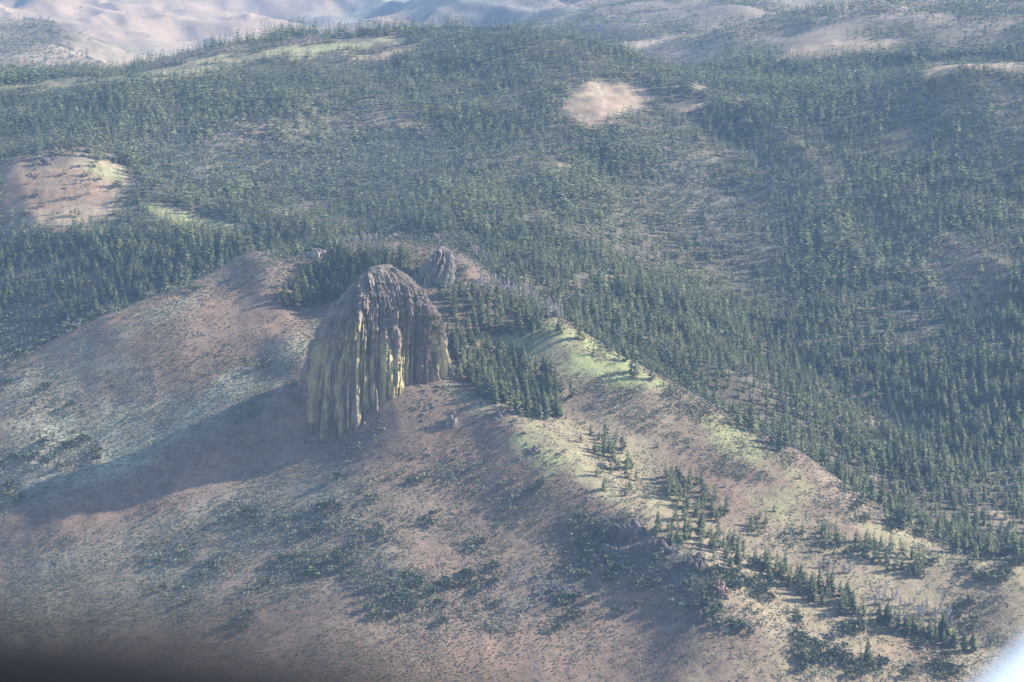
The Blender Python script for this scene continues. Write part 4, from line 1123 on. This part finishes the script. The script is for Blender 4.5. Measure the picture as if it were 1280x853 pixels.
# shrubs by place
PLACE_S = [  # outline, phrase
    ("at the left end of the sage flat", [(-20, 470), (75, 470), (150, 560), (100, 612), (-20, 660)]), ("on the open middle of the sage flat", [(75, 430), (390, 400), (385, 440), (330, 440), (330, 500), (240, 550), (110, 600)]),
    ("along the left woods' lower edge", [(-20, 380), (150, 360), (295, 325), (295, 350), (130, 430), (-20, 480)]), ("on the brushy knob of the left spur", [(295, 300), (410, 295), (420, 345), (370, 395), (295, 390)]),
    ("on the shaded spur left of the tower's foot", [(230, 540), (330, 440), (395, 420), (395, 560), (250, 580)]), ("on the long shadow left of the tower", [(-20, 640), (250, 555), (400, 520), (400, 580), (-20, 700)]),
    ("on the saddle beside the pointed pinnacle", [(440, 290), (720, 290), (720, 405), (540, 370)]), ("on the stony slope just under the tower", [(400, 520), (560, 470), (640, 540), (640, 600), (400, 610)]),
    ("on the lower left slope", [(-20, 660), (190, 640), (230, 860), (-20, 860)]), ("in the dark thicket below the tower's shadow", [(190, 600), (390, 590), (390, 860), (230, 860)]),
    ("in the dark thicket on the middle slope", [(390, 600), (530, 600), (530, 860), (390, 860)]), ("on the shaded slope under the crest", [(530, 590), (700, 590), (690, 860), (530, 860)]),
    ("among the dark cliffs under the ridge crest", [(690, 600), (790, 620), (800, 860), (690, 860)]), ("by the blocky cliff at the ridge end", [(790, 660), (868, 690), (868, 860), (800, 860)]),
    ("clustered beside the reddish ridge end crag", [(868, 690), (970, 700), (970, 800), (868, 800)]), ("in the grey brush belt below the meadow", [(700, 465), (800, 475), (960, 600), (880, 610), (700, 530)]),
    ("on the green meadow right of the groves", [(630, 400), (840, 470), (800, 480), (700, 470)]), ("along the crest where the meadow meets the woods", [(780, 440), (900, 500), (1020, 570), (1000, 600), (880, 545)]),
    ("beside the crest's green grass", [(560, 470), (740, 530), (830, 620), (800, 665), (640, 560)]), ("on the upper sunny slope", [(800, 560), (1010, 590), (1010, 670), (930, 660), (830, 640)]),
    ("on the sunny slope between the two tree lines", [(880, 640), (1080, 680), (1080, 740), (960, 712)]), ("where the tan slope runs into the woods", [(1000, 560), (1160, 640), (1160, 720), (1000, 670)]),
    ("at the far right where slope meets woods", [(1160, 640), (1300, 700), (1300, 830), (1160, 780)]), ("in the clump low on the bare right slope", [(985, 770), (1110, 780), (1110, 860), (985, 860)]),
    ("by the blurred white wing", [(1110, 770), (1300, 800), (1300, 860), (1110, 860)]), ("on the bare lower slope right of the ridge end", [(840, 790), (990, 740), (990, 860), (840, 860)]),
]
zs = {}
for k, s in enumerate(sing_sh):
    for j, (ph, pts) in enumerate(PLACE_S):
        if poly_w(np.array([s[3]]), np.array([s[4]]), pts, 0.01)[0] > 0.5:
            zs.setdefault(j, []).append((s[3], k)); break
    else: zs.setdefault(-1, []).append((s[3], k))
lab_s = {}
print("shrub zones", {j: len(v) for j, v in zs.items()})
for j, it in zs.items():
    ph = PLACE_S[j][0] if j >= 0 else "standing apart on open ground"
    med = np.median([sing_sh[k][5] for _p, k in it])
    for size in ("large", "small"):
        sub = [(p, k) for p, k in it if (sing_sh[k][5] >= med) == (size == "large")]
        if not sub: continue
        lab = ordinal_labels(sub, f"{size} rounded juniper", ph, 9)
        if lab is None:
            lab = {k: f"one of several {size} rounded junipers {ph}" for _p, k in sub}
            lab[min(sub)[1]] = f"leftmost {size} rounded juniper {ph}"; lab[max(sub)[1]] = f"rightmost {size} rounded juniper {ph}"
        for k, l in lab.items(): lab_s[k] = (l, "junipers " + ph)
for k, s in enumerate(sing_sh):
    l, g = lab_s[k]; h = s[5]
    plant("juniper_shrub", jun_protos[ro.integers(7)], ("trunk", "crown"), (s[0], s[1], s[2] - 0.15), h * ro.uniform(1.0, 1.5), h, ro.uniform(0, 6.28), l, "juniper", g)
# shrubs rooted on the ledges of the tower
vx, vy = project(butte_v[:, 0], butte_v[:, 1], butte_v[:, 2])
LEDGE = [(541, 402, 6.5, "tall green shrub on the tower's outermost right ledge"), (545, 413, 5.5, "lower green shrub on the tower's outermost right ledge"), (522, 392, 6, "green shrub in the notch right of the tower's middle"), (516, 404, 4.5, "small green shrub under the notch on the tower"),
         (505, 376, 4.5, "small green shrub near the tower's top right"), (497, 388, 5, "dull green shrub high on the tower's face"), (548, 432, 4.5, "lowest green shrub on the tower's right side"), (532, 410, 5, "middle green shrub on the tower's right ledges")]
front = butte_v[:, 1] < YB + 8
for qx, qy, h, l in LEDGE:
    dd = np.where(front, (vx - qx) ** 2 + (vy - qy) ** 2, 1e9)
    best = np.argsort(dd)[:30]; q = butte_v[best[np.argmin(butte_v[best, 1])]]
    plant("ledge_shrub", jun_protos[ro.integers(7)], ("trunk", "crown"), (q[0], q[1] + 0.4, q[2] - 1.2), h * 1.05, h * 1.2, ro.uniform(0, 6.28), l, "shrub", "shrubs on the rock tower")

# ------------------------------------------------------------------ the aeroplane the photograph was taken from, far out of focus
RT, UP, FW = np.array([1.0, 0, 0]), np.array([0, SP, CP]), np.array([0, CP, -SP])
def near_pt(px, py, d): return RT * ((px - CX) / F_PX * d) + UP * (-(py - CY) / F_PX * d) + FW * d
plane = bpy.data.objects.new("light_aircraft", None); COL.objects.link(plane); plane.location = (0, 0, CAM_Z)
tag(plane, "out of focus light aircraft close by, dark window sill and white wing edge", "aircraft")
m_sill, nd, lk, bs = new_mat("dark_cabin_trim", 0.7, 0.3); bs.inputs["Base Color"].default_value = (0.012, 0.012, 0.014, 1)
m_white, nd, lk, bs = new_mat("white_aircraft_paint", 0.35, 0.4); bs.inputs["Base Color"].default_value = (0.36, 0.39, 0.44, 1)
def sweep(name, path, section, mat, side, down):
    V = np.array([[p + side * a + down * b_ for a, b_ in section] for p in path]); nr, nc = V.shape[:2]
    me = mesh_from(name, V.reshape(-1, 3), grid_faces(nr, nc, True), 4, mat, True)
    return link(name, me, plane)
edge = [(-500, 735), (-250, 748), (0, 758), (150, 772), (300, 793), (450, 820), (560, 846), (700, 890), (900, 985), (1100, 1090)]
sec = [(math.cos(a) * 0.011, 0.011 - math.sin(a) * 0.011) for a in np.linspace(0, math.pi, 9)] + [(-0.011, 0.30), (0.011, 0.30)]
sweep("window_sill", [near_pt(a, b_, 0.40) for a, b_ in edge], sec, m_sill, FW, -UP)
# the low wing: a flat white slab below the window, its far edge crossing the lower right corner of the view
hw = 0.46
def on_wing(px, py):
    d = at(px, py, 1.0) - np.array([0, 0, CAM_Z]); return d / -d[2] * hw
e0, e1 = on_wing(1187, 853), on_wing(1282, 765)
dr = e1 - e0; dr[2] = 0; dr /= np.linalg.norm(dr)
nrm = np.array([dr[1], -dr[0], 0.0])
sec = [(-0.030 - 0.030 * math.cos(a), -0.030 * math.sin(a) + 0.030) for a in np.linspace(-math.pi / 2, math.pi / 2, 11)]
sec = [(0.035 - 0.035 * math.cos(a), 0.02 - 0.02 * math.sin(a)) for a in np.linspace(-math.pi / 2, math.pi / 2, 13)] + [(0.5, -0.012), (1.1, 0.02), (1.1, 0.05)]
sweep("wing", [e0 + dr * t for t in (-1.2, -0.4, 0, 0.2, 0.6, 1.5, 3.0, 5.0)], sec, m_white, nrm, np.array([0, 0, -1.0]))
print("done", time.time() - T0)
